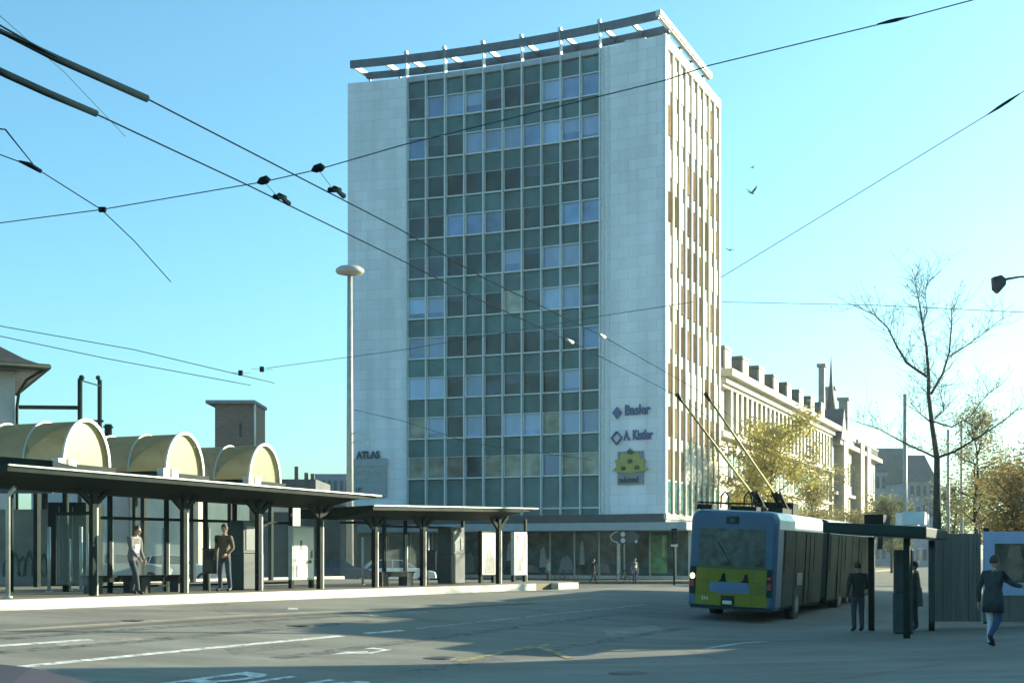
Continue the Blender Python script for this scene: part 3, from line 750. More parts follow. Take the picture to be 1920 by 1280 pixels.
mb = MB(); mb.box(-.2, .2, -.2, .2, 0, p.z-.2); mb.box(-.27, .27, -.27, .27, p.z-.45, p.z-.33); mb.build('stack', M['dkmetal'], t)
# station hall and others seen through the shelters
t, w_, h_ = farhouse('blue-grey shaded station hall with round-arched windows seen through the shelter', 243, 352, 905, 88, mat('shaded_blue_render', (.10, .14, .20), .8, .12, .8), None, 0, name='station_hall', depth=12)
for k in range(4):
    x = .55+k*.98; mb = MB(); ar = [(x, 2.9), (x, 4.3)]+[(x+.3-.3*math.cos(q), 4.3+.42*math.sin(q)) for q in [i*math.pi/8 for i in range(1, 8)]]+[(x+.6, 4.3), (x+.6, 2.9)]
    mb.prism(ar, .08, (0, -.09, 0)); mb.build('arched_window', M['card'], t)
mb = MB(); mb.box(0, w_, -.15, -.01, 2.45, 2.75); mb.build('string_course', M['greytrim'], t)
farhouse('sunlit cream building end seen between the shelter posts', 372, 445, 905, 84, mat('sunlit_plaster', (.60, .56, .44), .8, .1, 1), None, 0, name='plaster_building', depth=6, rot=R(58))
t, w_, h_ = farhouse('narrow white building end beside the station hall', 206, 246, 915, 86, M['house'], None, 0, name='plaster_building', depth=8, rot=R(55))
farhouse('long dark grey-brown building behind the ticket machine and poster case', 446, 640, 945, 96, mat('dull_brown_render', (.10, .10, .09), .8, .2, .6, var2=.2), None, 7, name='dark_building', depth=10, nf=2, pane='pane_d')
t, w_, h_ = farhouse('low distant roofs with chimneys on the skyline left of the mast', 520, 592, 898, 150, M['concdk'], None, 6, depth=12, nf=2)
for x, h in ((1.6, 1.6), (2.7, .9), (3.4, .8)):
    mb = MB(); mb.box(x-.2, x+.2, 3, 3.5, h_, h_+h); mb.build('chimney', M['concdk'], t)
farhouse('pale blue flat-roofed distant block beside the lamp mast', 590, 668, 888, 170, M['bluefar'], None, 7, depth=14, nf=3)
t, w_, h_ = farhouse('cream kiosk with a lettered lintel board behind the shelter', 488, 546, 932, 70, M['creamblind'], None, 0, name='kiosk', depth=3)
mb = MB(); mb.box(.15, w_-.15, -.03, -.004, .2, h_-.75); mb.build('opening', M['darkrec'], t)
textmesh('lettering', 'PRESSE', .36, .01, M['graf'], t, (.12, -.02, h_-.5), sx=.95)
farhouse('dark shop building with reddish band behind the second shelter', 662, 990, 962, 112, M['darkrec'], None, 0, name='dark_building', depth=3, nf=1)

# ------------------------------------------------------------------ vaulted passage canopy
vd = Vector((.38, .925, 0)).normalized(); VRz = math.atan2(vd.y, vd.x)
def vault(px, d, label):
    p = W(px, 880, d)
    zb = KT+.0
    k = d/45.0
    t = thing('vaulted_canopy', label, 'canopy', (p.x, p.y, KT), VRz, 'vaulted canopies behind the shelter')
    bz = 2.98+CZ-KT          # springing height
    hw, hh, L = 1.10, 1.46, 6.2
    def arc(x, s=1.0): return [(hw*s*math.cos(a), x, bz+hh*s*math.sin(a)) for a in [math.pi*i/18 for i in range(19)]]
    # barrel runs along local +y (away to the left)
    mb = MB(); mb.loft([arc(0), arc(L)], cap=False, closed=False); mb.loft([arc(.0, .985), arc(L, .985)], cap=False, closed=False)
    mb.build('barrel', M['vault'], t)
    for yy in (.10, L-.1):
        mb = MB(); mb.quad(*arc(yy, .975)); mb.build('end_panel', M['vault'], t)
    for y in (0, 1.65, 3.3, 5.0, L):
        mb = MB(); pts = arc(y, 1.02)
        for a_, b_ in zip(pts, pts[1:]): mb.bar(a_, b_, .11 if y == 0 else .05, .07, (0, 1, 0))
        mb.build('rib', M['whitepaint'] if y == 0 else M['galv'], t)
    mb = MB(); mb.box(-2.3, 1.16, -.25, L+.3, bz-.32, bz-.02); mb.build('roof_slab', M['dkmetal'], t)
    mb = MB(); mb.box(-2.0, -1.66, -.55, -.26, bz-.42, bz+.10); mb.box(-1.52, -1.16, -.55, -.26, bz-.42, bz+.10); mb.box(-1.659, -1.521, -.5, -.3, bz-.42, bz-.25); mb.build('gutter_box', M['whitepaint'], t)
    for (x, y) in ((-2.0, .3), (.9, .3), (-.6, L-.3)):
        mb = MB(); mb.box(x-.08, x+.08, y-.08, y+.08, 0, bz-.33); mb.build('column', M['dkmetal'], t)
    return t
vault(163, 45, 'yellowed barrel-vaulted canopy nearest the white house, largest of the three')
vault(347, 49.8, 'yellowed barrel-vaulted canopy in the middle, behind the first shelter')
vault(497, 54.9, 'yellowed barrel-vaulted canopy nearest the lamp mast, in front of the brick tower')
# concrete stair wall with graffiti
p = G(20, 1068); q = W(90, 1066, 46)
t = thing('concrete_wall', 'grey concrete stair wall with dark graffiti under the leftmost roof', 'wall', (W(-70, 0, 46).x, 46, KT), R(-2))
mb = MB(); mb.box(0, 2.9, 0, .3, 0, 2.55); mb.build('wall_face', M['concrete'], t)
mb = MB(); rr = random.Random(3)
for k in range(6):
    x = 1.45+k*.24; pts = [(x+rr.uniform(-.1, .1), -.012, .3), (x-.05, -.012, .7), (x+.1, -.012, 1.05+rr.uniform(-.1, .15)), (x+.22, -.012, .8), (x+.2, -.012, .35)]
    for a_, b_ in zip(pts, pts[1:]): mb.bar(a_, b_, .02, .09, (0, 1, 0))
mb.build('graffiti', M['graf'], t)
# dark stair block
t = thing('stair_block', 'dark green metal stair enclosure beside the graffiti wall', 'stair enclosure', (W(90, 0, 45).x, 45, KT), 0)
mb = MB(); mb.box(0, 1.25, 0, 2, 0, 2.75); mb.build('cladding', M['dkmetal'], t)
for x in (.35, .8):
    mb = MB(); mb.box(x, x+.03, -.03, 0, .1, 2.6); mb.build('joint_strip', M['concdk'], t)
# low flat roof at far left
xa, xb = W(-220, 0, 36).x, W(99, 0, 36).x
t = thing('flat_canopy', 'dark flat platform roof entering at the left edge over the graffiti wall', 'canopy', (xa, 36, KT), 0)
za_, zb_ = CZ+(HY-838)/F*36-KT, CZ+(HY-863)/F*36-KT
mb = MB(); mb.hexa([(0, 0, za_-.34), (xb-xa, 0, zb_-.30), (xb-xa, 3.2, zb_-.42), (0, 3.2, za_-.44), (0, 0, za_), (xb-xa, 0, zb_), (xb-xa, 3.2, zb_-.05), (0, 3.2, za_-.05)]); mb.build('roof', M['dkmetal'], t)
mb = MB(); mb.box(0, xb-xa-.1, .25, .32, zb_-.85, zb_-.45); mb.build('fascia_board', M['concdk'], t)
for x in (.6, 2.7, xb-xa-.25):
    mb = MB(); mb.tube([(x, 1.8, 0), (x, 1.8, zb_-.36)], .09, 8); mb.build('post', M['dkmetal'], t)

# ------------------------------------------------------------------ tram shelters
PR = math.atan2(.832, .555)
def pxs(px, n):            # s on the platform axis where the line n meets photo column px
    k = (px-HX)/F
    return ((.832+.555*k)*n)/(.832*k-.555)
def shelter(label, s0, s1, n0, roofz, posts, rail, roof0, roof1, rfront, rback, rear, grp, za=0, zb=0):
    x, y = sn(s0, n0)
    t = thing('tram_shelter', label, 'shelter', (x, y, KT), PR, grp)
    # local x along platform, local y away from the road
    rf = MB(); ns = 8
    a, b = roof0-s0, roof1-s0
    rf.prism([(rfront, roofz+.05), (rfront, roofz+.20), (rback, roofz+.12), (rback, roofz-.16), ((rfront+rback)/2, roofz-.22)], b-a-1.2, (a, 0, 0), (0, 1, 0), (0, 0, 1), (1, 0, 0))
    e = b-1.2
    k = len(rf.v)
    rf.hexa([(e+.002, rfront, roofz+.05), (b, rfront+.1, roofz+.14), (b, rback-.1, roofz+.10), (e+.002, rback, roofz-.16), (e+.002, rfront, roofz+.20), (b, rfront+.1, roofz+.20), (b, rback-.1, roofz+.12), (e+.002, rback, roofz+.12)])
    tl = lambda x_: za+(zb-za)*(x_-a)/(b-a)
    for v in rf.v: v.z += tl(v.x)
    rf.build('roof', M['dkmetal'], t)
    mb = MB(); mb.box(a, b-.2, rfront-.05, rfront-.002, roofz+.17, roofz+.21)
    for v in mb.v: v.z += tl(v.x)
    mb.build('roof_trim', M['galv'], t)
    roofz0 = roofz
    for px in posts:
        xx = pxs(px, n0)-s0; roofz = roofz0+tl(xx)-.05
        mb = MB(); mb.box(xx-.075, xx+.055, -.075, .075, 0, roofz-.05); po = mb.build('post', M['dkmetal'], t)
        mb = MB(); mb.box(xx+.056, xx+.10, -.07, .07, 0, roofz-.55); mb.build('sun_edge_strip', M['galv'], po)  # sunlit right edge of the post, put in as a pale strip
        mb = MB(); mb.bar((xx, 0, roofz-.5), (xx+.55, 0, roofz-.03), .1, .12); mb.bar((xx, 0, roofz-.5), (xx-.55, 0, roofz-.03), .1, .12); mb.build('brace', M['dkmetal'], po)
    for px in rear:
        xx = pxs(px, n0-1.5)-s0; roofz = roofz0+tl(xx)-.05
        mb = MB(); mb.box(xx-.05, xx+.05, 1.45, 1.55, 0, roofz-.1); po = mb.build('rear_post', M['dkmetal'], t)
        mb = MB(); mb.box(xx+.051, xx+.085, 1.46, 1.54, 0, roofz-.7); mb.build('sun_edge_strip', M['galv'], po)  # same painted-in sun edge on the rear posts
    x0, x1 = pxs(rail[0], n0-1.5)-s0, pxs(rail[1], n0-1.5)-s0
    mb = MB(); mb.box(x0, x1, 1.46, 1.54, 1.95, 2.03); mb.box(x0, x1, 1.46, 1.54, .14, .20); mb.build('rail', M['dkmetal'], t)
    mb = MB(); mb.box(x0+.05, x1-.05, 1.49, 1.51, .22, 1.94); mb.build('glass_panel', M['glasspanel'], t)
    x0 = pxs(posts[0], n0)-s0
    mb = MB(); mb.box(x0-.01, x0+.01, .2, 1.42, .25, 2.0); mb.build('side_glass', M['glasspanel'], t)
    mb = MB(); mb.box(x0-.03, x0+.03, .1, 1.45, 2.01, 2.09); mb.build('side_rail', M['dkmetal'], t)
    return t
NP = -27.5
sA0, sA1 = pxs(175, NP), pxs(600, NP)
shelter('longer dark green tram shelter with two waiting men, in front of the vaulted canopies', sA0, sA1, NP, 2.62, (175, 345, 485, 600), (190, 545), pxs(-40, NP), pxs(672, NP), -1.05, 1.9, (206, 312, 385, 440, 545), 'tram shelters', .22, .0)
sB0, sB1 = pxs(703, NP), pxs(985, NP)
shelter('shorter dark green tram shelter with bench and two poster cases, in front of the tower', sB0, sB1, NP, 2.62, (703, 793, 935), (715, 870), pxs(650, NP), pxs(968, NP), -1.05, 1.9, (720, 760, 868, 985), 'tram shelters', -.30, -.12)
# ad cases, machines, benches, bins, stand alone posts
def onplat(px, n, s_off=0):
    s = pxs(px, n)+s_off; x, y = sn(s, n); return (x, y, KT)
def poster_case(px, n, w, h, z0, label, prints, rot, frame='galv'):
    t = thing('poster_case', label, 'poster case', onplat(px, n), rot, 'lit poster cases at the shelters')
    mb = MB(); mb.box(-w/2, w/2, -.08, .08, z0, z0+h); mb.build('case', M[frame], t, bevel=.015)
    for x in (-w/2+.06, w/2-.06):
        mb = MB(); mb.box(x-.06, x+.06, -.06, .06, 0, z0-.002); mb.build('leg', M['dkmetal'], t)
    mb = MB(); mb.box(-w/2+.06, w/2-.06, -.09, -.081, z0+.06, z0+h-.06); po = mb.build('poster', M['posterw'], t)
    for poly in prints:
        mb = MB(); mb.prism([(-w/2+.06+(w-.12)*a, z0+.06+(h-.12)*b) for a, b in poly], .004, (0, -.095, 0)); mb.build('print', M['posterd'], po)
    return t
poster_case(565, -28.6, 1.0, 1.65, .25, 'large pale poster case with sparse dark prints by the last post of the longer shelter', [[(.33, .55), (.42, .55), (.42, .75), (.33, .75)], [(.1, .02), (.2, .02), (.2, .3), (.1, .22)], [(.62, .28), (.92, .3), (.9, .36), (.66, .35)], [(.85, .38), (.97, .42), (.95, .6), (.86, .5)], [(.05, .3), (.12, .33), (.1, .4), (.04, .38)]], PR)
poster_case(913, -28.7, .95, 1.65, .25, 'white poster case with a dark mountain-like print beside a black column', [[(.15, .02), (.95, .02), (.95, .38), (.55, .58), (.42, .62), (.32, .4), (.2, .2)]], PR, 'dkmetal')
poster_case(973, -28.9, .90, 1.65, .25, 'narrow grey-framed poster case with a pale winding print at the shelter end', [[(.2, .05), (.7, .05), (.55, .2), (.7, .35), (.9, .5), (.9, .95), (.7, .95), (.75, .6), (.5, .38), (.3, .25)], [(.08, .85), (.3, .85), (.3, .96), (.08, .96)]], PR)
def machine(px, n, label, rot):
    t = thing('ticket_machine', label, 'ticket machine', onplat(px, n), rot, 'ticket machines in the shelters')
    mb = MB(); mb.box(-.42, .42, -.3, .3, .02, 1.05); mb.build('lower_cabinet', M['machine'], t, bevel=.02)
    mb = MB(); mb.box(-.41, .41, -.28, .28, 1.052, 2.0); mb.build('upper_cabinet', M['machine'], t, bevel=.02)
    mb = MB(); mb.box(-.30, .12, -.295, -.281, 1.15, 1.85); mb.build('timetable_panel', M['machgrey'], t)
    mb = MB(); mb.box(.17, .36, -.30, -.281, 1.2, 1.6); mb.build('coin_panel', M['machgrey'], t)
    return t
machine(462, -28.5, 'dark teal ticket machine behind the man in the brown jacket', PR)
machine(846, -28.7, 'dark teal ticket machine in the middle of the shorter shelter', PR)
def bench(px, n, label):
    t = thing('bench', label, 'bench', onplat(px, n), PR-.0, 'dark benches in the shelters')
    mb = MB(); mb.box(-.9, .9, -.2, .2, .42, .47); mb.build('seat', M['dkmetal'], t)
    for x in (-.65, .65):
        mb = MB(); mb.box(x-.16, x+.16, -.18, .18, 0, .418); mb.build('leg', M['binm'], t)
    mb = MB(); mb.box(-.86, .86, -.17, -.14, .30, .418); mb.build('apron', M['dkmetal'], t)
bench(300, -28.5, 'dark bench behind the man in the pale shirt'); bench(212, -28.7, 'dark bench at the near end of the longer shelter'); bench(738, -28.3, 'dark bench in the shorter shelter')
def binpost(px, n, label):
    t = thing('litter_bin', label, 'litter bin', onplat(px, n), R(20), 'litter bins on poles')
    mb = MB(); mb.tube([(0, 0, 0), (0, 0, 1.75)], .03, 8); mb.build('pole', M['galv'], t)
    mb = MB(); mb.box(-.19, .19, -.34, -.035, .5, 1.15); mb.build('basket', M['binm'], t, bevel=.03)
    mb = MB(); mb.box(-.2, .2, -.35, -.03, 1.152, 1.19); mb.build('lid', M['binm'], t)
binpost(392, -28.0, 'black litter bin on a pale pole left of the man in the brown jacket'); binpost(803, -28.2, 'black litter bin on a pale pole at the middle post of the shorter shelter')
def plainpost(px, n, h, r, label, m='galv', grp=None):
    x, y, z = onplat(px, n)
    t = thing('steel_post', label, 'post', (x, y, z), 0, grp)
    mb = MB(); mb.tube([(0, 0, 0), (0, 0, h)], r, 10); mb.build('shaft', M[m], t)
    mb = MB(); mb.tube([(0, 0, 0), (0, 0, .04)], r*2, 10); mb.build('foot', M[m], t)
    mb = MB(); mb.ball((0, 0, h), r*1.05, r*1.05, r*.5, 10, 6); mb.build('cap', M[m], t)
    return t
plainpost(92, -31, 1.75, .05, 'pale steel post in front of the dark stair enclosure', grp='pale steel posts'); plainpost(130, -31.5, 1.45, .05, 'shorter pale steel post at the right edge of the dark stair enclosure', grp='pale steel posts')
plainpost(152, -32, 1.8, .05, 'left post of the pale pair just left of the first shelter post', grp='pale steel posts'); plainpost(165, -33, 1.6, .05, 'right post of the pale pair just left of the first shelter post', grp='pale steel posts')
plainpost(308, -29.6, 1.75, .07, 'thick pale steel post between the two waiting men', grp='pale steel posts'); plainpost(680, -30, 1.6, .04, 'pale steel post right of the lamp mast', grp='pale steel posts')
plainpost(762, -28.9, 1.7, .05, 'pale steel post beside the dark bench of the shorter shelter', grp='pale steel posts')
x, y, z = onplat(15, -27.4)
t = thing('bent_post', 'tall pale post with a bent-over top at the left edge of the platform', 'post', (x, y, z), 0)
mb = MB(); mb.tube([(0, 0, 0), (0, 0, 2.35), (.06, 0, 2.47), (.18, -.05, 2.58)], .055, 10); mb.build('shaft', M['galv'], t)
mb = MB(); mb.tube([(0, 0, 0), (0, 0, .05)], .11, 10); mb.build('foot', M['galv'], t)

# ------------------------------------------------------------------ lamp mast and other masts
d = 76; p = W(656, 1071, d); top = W(657, 512, d)
t = thing('lamp_mast', 'tall grey lamp mast with a wide saucer-shaped lamp head in front of the tower', 'lamp mast', (p.x, d, p.z))
hgt = top.z-p.z
mb = MB(); mb.tube([(0, 0, 0), (0, 0, hgt*.5), (0, 0, hgt)], [.21, .18, .14], 16); mb.build('mast', M['polegrey'], t)
mb = MB()
rg = []
for r_, z in ((.25, -.10), (.72, -.02), (.80, .10), (.76, .22), (.60, .33), (.2, .38)):
    rg.append([(r_*math.cos(a), r_*math.sin(a), hgt+z) for a in [2*math.pi*i/24 for i in range(24)]])
mb.loft(rg); mb.build('lamp_head', M['lampwhite'], t)
mb = MB(); mb.tube([(0, 0, 0), (0, 0, .25)], .30, 12); mb.build('base', M['polegrey'], t)
mb = MB(); mb.bar((.1, 0, hgt*.55-1.4), (1.2, -.1, hgt*.55-1.55), .06); mb.bar((.1, 0, hgt*.55-1.9), (1.0, -.1, hgt*.55-2.0), .05); mb.build('wire_bracket', M['galv'], t)
def mast(px, py, d, r, label):
    p = W(px, py, d); g = gz(p.x, d)
    t = thing('pale_mast', label, 'mast', (p.x, d, g), 0, 'pale overhead-line masts along the street')
    mb = MB(); mb.tube([(0, 0, 0), (0, 0, p.z-g)], [r, r*.7], 10); mb.build('shaft', M['polegrey'], t)
    mb = MB(); mb.tube([(0, 0, p.z-g), (0, 0, p.z-g+.1)], r*.85, 10); mb.build('cap', M['galv'], t)
    mb = MB(); mb.tube([(0, 0, 0), (0, 0, .4)], r*1.3, 10); mb.build('foot', M['polegrey'], t)
mast(1697, 742, 88, .17, 'tallest pale mast, left of the bare tree'); mast(1778, 808, 92, .13, 'pale mast just right of the bare tree trunk'); mast(1803, 794, 104, .14, 'pale mast left of the olive tree'); mast(1836, 900, 90, .10, 'short pale mast in front of the olive tree trunk')
p = W(1264, 990, 84); g = gz(p.x, 84)
t = thing('traffic_signal', 'traffic signal on a slim pole in front of the shop corner, left of the bus', 'traffic light', (p.x, 84, g))
mb = MB(); mb.tube([(0, 0, 0), (0, 0, p.z-g)], .06, 8); mb.build('pole', M['dkmetal'], t)
mb = MB(); mb.box(-.17, .17, -.2, .05, p.z-g-.95, p.z-g); mb.build('signal_head', M['dkmetal'], t, bevel=.02)
for k in range(3):
    mb = MB(); mb.tube([(0, -.2, p.z-g-.17-.3*k), (0, -.30, p.z-g-.17-.3*k)], .10, 10); mb.build('visor', M['binm'], t)
mb = MB(); mb.box(-.22, .22, -.21, -.15, p.z-g-1.12, p.z-g-.98); mb.build('plate', M['whitepaint'], t)
# hanging street lamp at right
d = 40; p = W(1872, 532, d)
t = thing('hanging_lamp', 'dark wedge-shaped street lamp head on a thin arm at the right edge', 'street lamp', p)
mb = MB(); mb.prism([(-.18, .18), (.05, .24), (.2, .12), (.18, -.05), (-.02, -.28), (-.16, -.16)], .22, (0, -.11, 0)); mb.build('lamp_head', M['binm'], t)
mb = MB(); mb.tube([(.15, 0, .12), (.6, 0, .2), (2.6, .2, .32), (4.4, .4, .3)], [.04, .03, .03, .04], 8); mb.build('arm', M['binm'], t)
mb = MB(); mb.tube([(4.4, .4, .4), (4.4, .4, -p.z)], [.08, .13], 10); mb.build('pole', M['polegrey'], t)

# ------------------------------------------------------------------ overhead wires
def wire(label, pts, r, m='wire', grp='overhead trolley wires', sag=0.0, extra=None, name='overhead_wire'):
    P = []
    for a_, b_ in zip(pts, pts[1:]):
        a_, b_ = Vector(a_), Vector(b_)
        for i in range(6):
            t_ = i/6; q = a_.lerp(b_, t_); q.z -= sag*4*t_*(1-t_); P.append(q)
    P.append(Vector(pts[-1]))
    o = P[0].copy()
    root = thing(name, label, 'wire', o, 0, grp)
    mb = MB(); mb.tube([q-o for q in P], r, 6); mb.build('cable', M[m], root)
    return root, o
def zw(px, py, z): return W(px, py, (z)*F/(HY-py))
def fitting(root, o, pts, r, m='wire', nm='clamp'):
    mb = MB(); mb.tube([Vector(q)-o for q in pts], r, 8); return mb.build(nm, M[m], root)
Zc = 4.0
l1 = [zw(-60, 28, Zc), zw(0, 62, Zc), zw(275, 185, Zc), zw(510, 306, Zc), zw(750, 430, Zc), zw(905, 520, Zc+.02), zw(1128, 629, Zc+.06), W(1325, 741, 37.4), (9.5, 52, 5.9), (22, 84, 5.8)]
l2 = [zw(-60, 110, Zc), zw(0, 135, Zc), zw(180, 214, Zc), zw(460, 345, Zc), zw(755, 489, Zc), zw(905, 565, Zc+.02), zw(1068, 639, Zc+.06), W(1272, 743, 37.4), (8.9, 52, 5.9), (21.4, 84, 5.8)]
r1, o1 = wire('upper trolley contact wire with a thick black section at the upper left', l1, .0085)
fitting(r1, o1, [zw(-40, 40, Zc), zw(0, 58, Zc), zw(110, 112, Zc), zw(275, 185, Zc)], [.014, .020, .032, .034], nm='insulated_section')
fitting(r1, o1, [zw(-40, 26, Zc), zw(0, 48, Zc), zw(60, 82, Zc), zw(112, 109, Zc)], .008, nm='tie_wire')
r2, o2 = wire('lower trolley contact wire with a thick black section at the left edge', l2, .0085)
fitting(r2, o2, [zw(-40, 115, Zc), zw(15, 141, Zc), zw(90, 175, Zc), zw(180, 213, Zc)], [.030, .034, .034, .032], nm='insulated_section')
for rt, o_, (x0, y0), (x1, y1), (hx, hy) in ((r1, o1, (618, 358), (645, 370), (596, 317)), (r2, o2, (515, 371), (542, 384), (494, 340))):
    a_ = zw(x0, y0-2, Zc); b_ = zw(x1, y1-2, Zc)
    fitting(rt, o_, [a_, a_.lerp(b_, .5)+Vector((0, 0, .03)), b_], [.03, .022, .03])
    fitting(rt, o_, [a_.lerp(b_, .3)+Vector((0, 0, .04)), a_.lerp(b_, .7)+Vector((0, 0, .045))], .03, nm='hanger_plate')
    h_ = W(hx, hy, a_.y+.05)
    fitting(rt, o_, [h_, a_.lerp(b_, .4)], .003, nm='drop_wire')
for rt, o_, (x1, y1) in ((r1, o1, (1128, 629)), (r2, o2, (1068, 639))):
    a_ = zw(x1-6, y1-3, Zc+.06); b_ = zw(x1+6, y1+3, Zc+.06)
    fitting(rt, o_, [a_, b_], .03, 'whitepaint')
sp = [W(-60, 425, 17.5), W(0, 418, 17.2), W(190, 393, 16.6), W(494, 341, 15.5), W(596, 318, 15.1), W(755, 272, 14.8), W(1250, 150, 14.4), W(1330, 123, 14.3), W(1690, 36, 13.8), W(1840, -4, 13.6), W(2100, -75, 13.2)]
r3, o3 = wire('long cross-span wire passing in front of the tower from left edge to upper right', sp, .0065, 'wire2')
for (px, py, d_) in ((494, 340, 15.5), (596, 317, 15.1)):
    c_ = W(px, py, d_)
    fitting(r3, o3, [c_+Vector((-.07, 0, -.02)), c_+Vector((-.03, 0, .0)), c_+Vector((.04, 0, .02)), c_+Vector((.08, 0, .02))], [.012, .045, .05, .012], nm='span_clamp')
c0, c1 = W(1645, 46, 13.85), W(1705, 32, 13.8)
fitting(r3, o3, [c0, c0.lerp(c1, .4), c0.lerp(c1, .6), c1], [.008, .019, .019, .008], nm='insulator')
c_ = W(192, 393, 16.6); fitting(r3, o3, [c_-Vector((.04, 0, 0)), c_+Vector((.04, 0, 0))], .035, nm='node')
r4, o4_ = wire('wire at the right rising past the lamp to the right edge with an insulator', [W(1352, 520, 30), W(1860, 210, 23), W(1920, 171, 22), W(2050, 90, 20.5)], .008, 'wire2')
c0, c1 = W(1852, 215, 23.1), W(1912, 176, 22.1); fitting(r4, o4_, [c0, c0.lerp(c1, .35), c0.lerp(c1, .65), c1], [.010, .026, .026, .010], nm='insulator')
wire('thin wire fading down from the upper left corner', [W(-20, 10, 20), W(0, 30, 20), W(120, 135, 24), W(235, 256, 29)], .006, 'wire2')
r5, o5 = wire('wire descending from the left edge through a clamp and a knot', [W(-20, 284, 16), W(0, 290, 16), W(65, 314, 16.2), W(190, 393, 16.6), W(252, 452, 17.5), W(320, 528, 19)], .0065, 'wire')
fitting(r5, o5, [W(35, 302, 16.1), W(55, 309, 16.15), W(78, 322, 16.2)], [.012, .032, .024], nm='clamp')
fitting(r5, o5, [W(-10, 241, 16), W(10, 243, 16), W(62, 308, 16.2)], [.012, .01, .006], nm='stay')
for a_, b_, c_, lab in (((0, 611), (250, 655), (515, 718), 'upper of the two faint wires above the white house roof'), ((0, 630), (200, 672), (470, 722), 'lower of the two faint wires beside the white house roof')):
    wire(lab, [W(-40, a_[1]-8, 60), W(*a_, 60), W(*b_, 62), W(*c_, 66)], .018, 'wire2', 'railway wires')
wire('faint wire from the tower edge to the right edge below the hanging lamp', [W(1354, 566, 60), W(1640, 572, 55), W(1890, 584, 50), W(1990, 588, 49)], .012, 'wire2')
wire('thin wire crossing the tower sunlit side', [W(500, 690, 70), W(760, 655, 66), W(1130, 592, 60), W(1300, 566, 57)], .014, 'wire2')
wire('low wire slanting across the lower storeys of the tower', [W(664, 768, 74), W(760, 790, 72), W(880, 830, 70), W(1110, 862, 66)], .014, 'wire2')
for px, py, lab in ((451, 699, 'small dark insulator hanging in the sky left of the lamp mast'), (491, 692, 'small dark insulator nearest the lamp mast in the sky')):
    c_ = W(px, py, 65); rt, oo = wire(lab, [c_+Vector((-.5, 0, .02)), c_, c_+Vector((.5, 0, -.02))], .008, 'wire2', 'railway wires', name='line_insulator')
    fitting(rt, oo, [c_-Vector((0, 0, .12)), c_+Vector((0, 0, .12))], .11, nm='insulator')

# birds
def bird(px, py, d, s, rz, wing, label):
    p = W(px, py, d); t = thing('bird', label, 'bird', p, rz, 'birds right of the tower')
    rg = []
    for x, r_ in ((-.20, .01), (-.12, .04), (0, .06), (.1, .05), (.16, .035), (.19, .03), (.23, .008)):
        rg.append([(x*s, r_*s*math.cos(a), r_*s*math.sin(a)) for a in [i*math.pi/4 for i in range(8)]])
    mb = MB(); mb.loft(rg)
    mb.hexa([(-.34*s, -.07*s, -.005), (-.16*s, -.02*s, -.005), (-.16*s, .02*s, -.005), (-.34*s, .07*s, -.005), (-.34*s, -.07*s, .005), (-.16*s, -.02*s, .005), (-.16*s, .02*s, .005), (-.34*s, .07*s, .005)])
    for sd in (-1, 1):
        a0 = (.08*s, sd*.03*s, .02*s); a1 = (.10*s, sd*.22*s, wing*.5*s); a2 = (-.06*s, sd*.46*s, wing*s); a3 = (-.10*s, sd*.2*s, wing*.42*s); a4 = (-.08*s, sd*.03*s, .02*s)
        k = len(mb.v); up = Vector((0, 0, .012*s))
        mb.prism([(a0[0], a0[1]), (a1[0], a1[1]), (a2[0], a2[1]), (a3[0], a3[1]), (a4[0], a4[1])], .01, (0, 0, 0), (1, 0, 0), (0, 1, 0), (0, 0, 1))
        for i, q in enumerate((a0, a1, a2, a3, a4)):
            mb.v[k+i].z = q[2]; mb.v[k+5+i].z = q[2]+.012*s
    mb.build('body', M['bird'], t)
bird(1410, 362, 50, .62, R(40), .35, 'largest bird, flying with raised wings in the middle of the three')
bird(1369, 469, 55, .5, R(100), .1, 'lowest bird of the three, close to the tower edge')
bird(1411, 315, 80, .38, R(20), .3, 'smallest bird, topmost of the three')

# ------------------------------------------------------------------ trolleybus
BH = R(67)
bg = (-.12-.30)/2
bus = thing('trolleybus', 'articulated trolleybus with blue rear, yellow lower panel and two roof poles, seen from behind', 'trolleybus', (6.10, 38.5, -.20), BH)
bus.rotation_euler = (R(2.8), 0, BH)
def ring(x, w, z0, z1, r=.28, inset=0):
    p = []
    hw = w/2
    for cx, cz, a0 in ((hw-r, z1-r, 0), (-hw+r, z1-r, 90)):
        for k in range(5):
            a = R(a0+k*22.5); p.append((x, cx+r*math.cos(a), cz+r*math.sin(a)))
    p += [(x, -hw, z0+.1), (x, -hw+.06, z0), (x, hw-.06, z0), (x, hw, z0+.1)]
    return p
def shell(x0, x1, mbk, rear=True, front=False):
    rs = []
    if rear: rs += [ring(x0, 2.28, .45, 2.98), ring(x0+.05, 2.40, .40, 3.06), ring(x0+.18, 2.50, .36, 3.12)]
    else: rs += [ring(x0, 2.5, .36, 3.12)]
    if front: rs += [ring(x1-.2, 2.5, .36, 3.12), ring(x1, 2.3, .45, 2.98)]
    else: rs += [ring(x1, 2.5, .36, 3.12)]
    mbk.loft(rs, smooth=False)
mb = MB(); shell(0, .9, mb); bus_rear = mb.build('rear_body', M['bus_blue'], bus)
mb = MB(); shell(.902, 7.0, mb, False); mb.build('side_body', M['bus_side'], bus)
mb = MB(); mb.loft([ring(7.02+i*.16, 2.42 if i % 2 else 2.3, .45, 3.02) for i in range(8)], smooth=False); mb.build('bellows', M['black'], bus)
mb = MB(); shell(8.16, 17.8, mb, False, True); mb.build('front_body', M['bus_side'], bus)
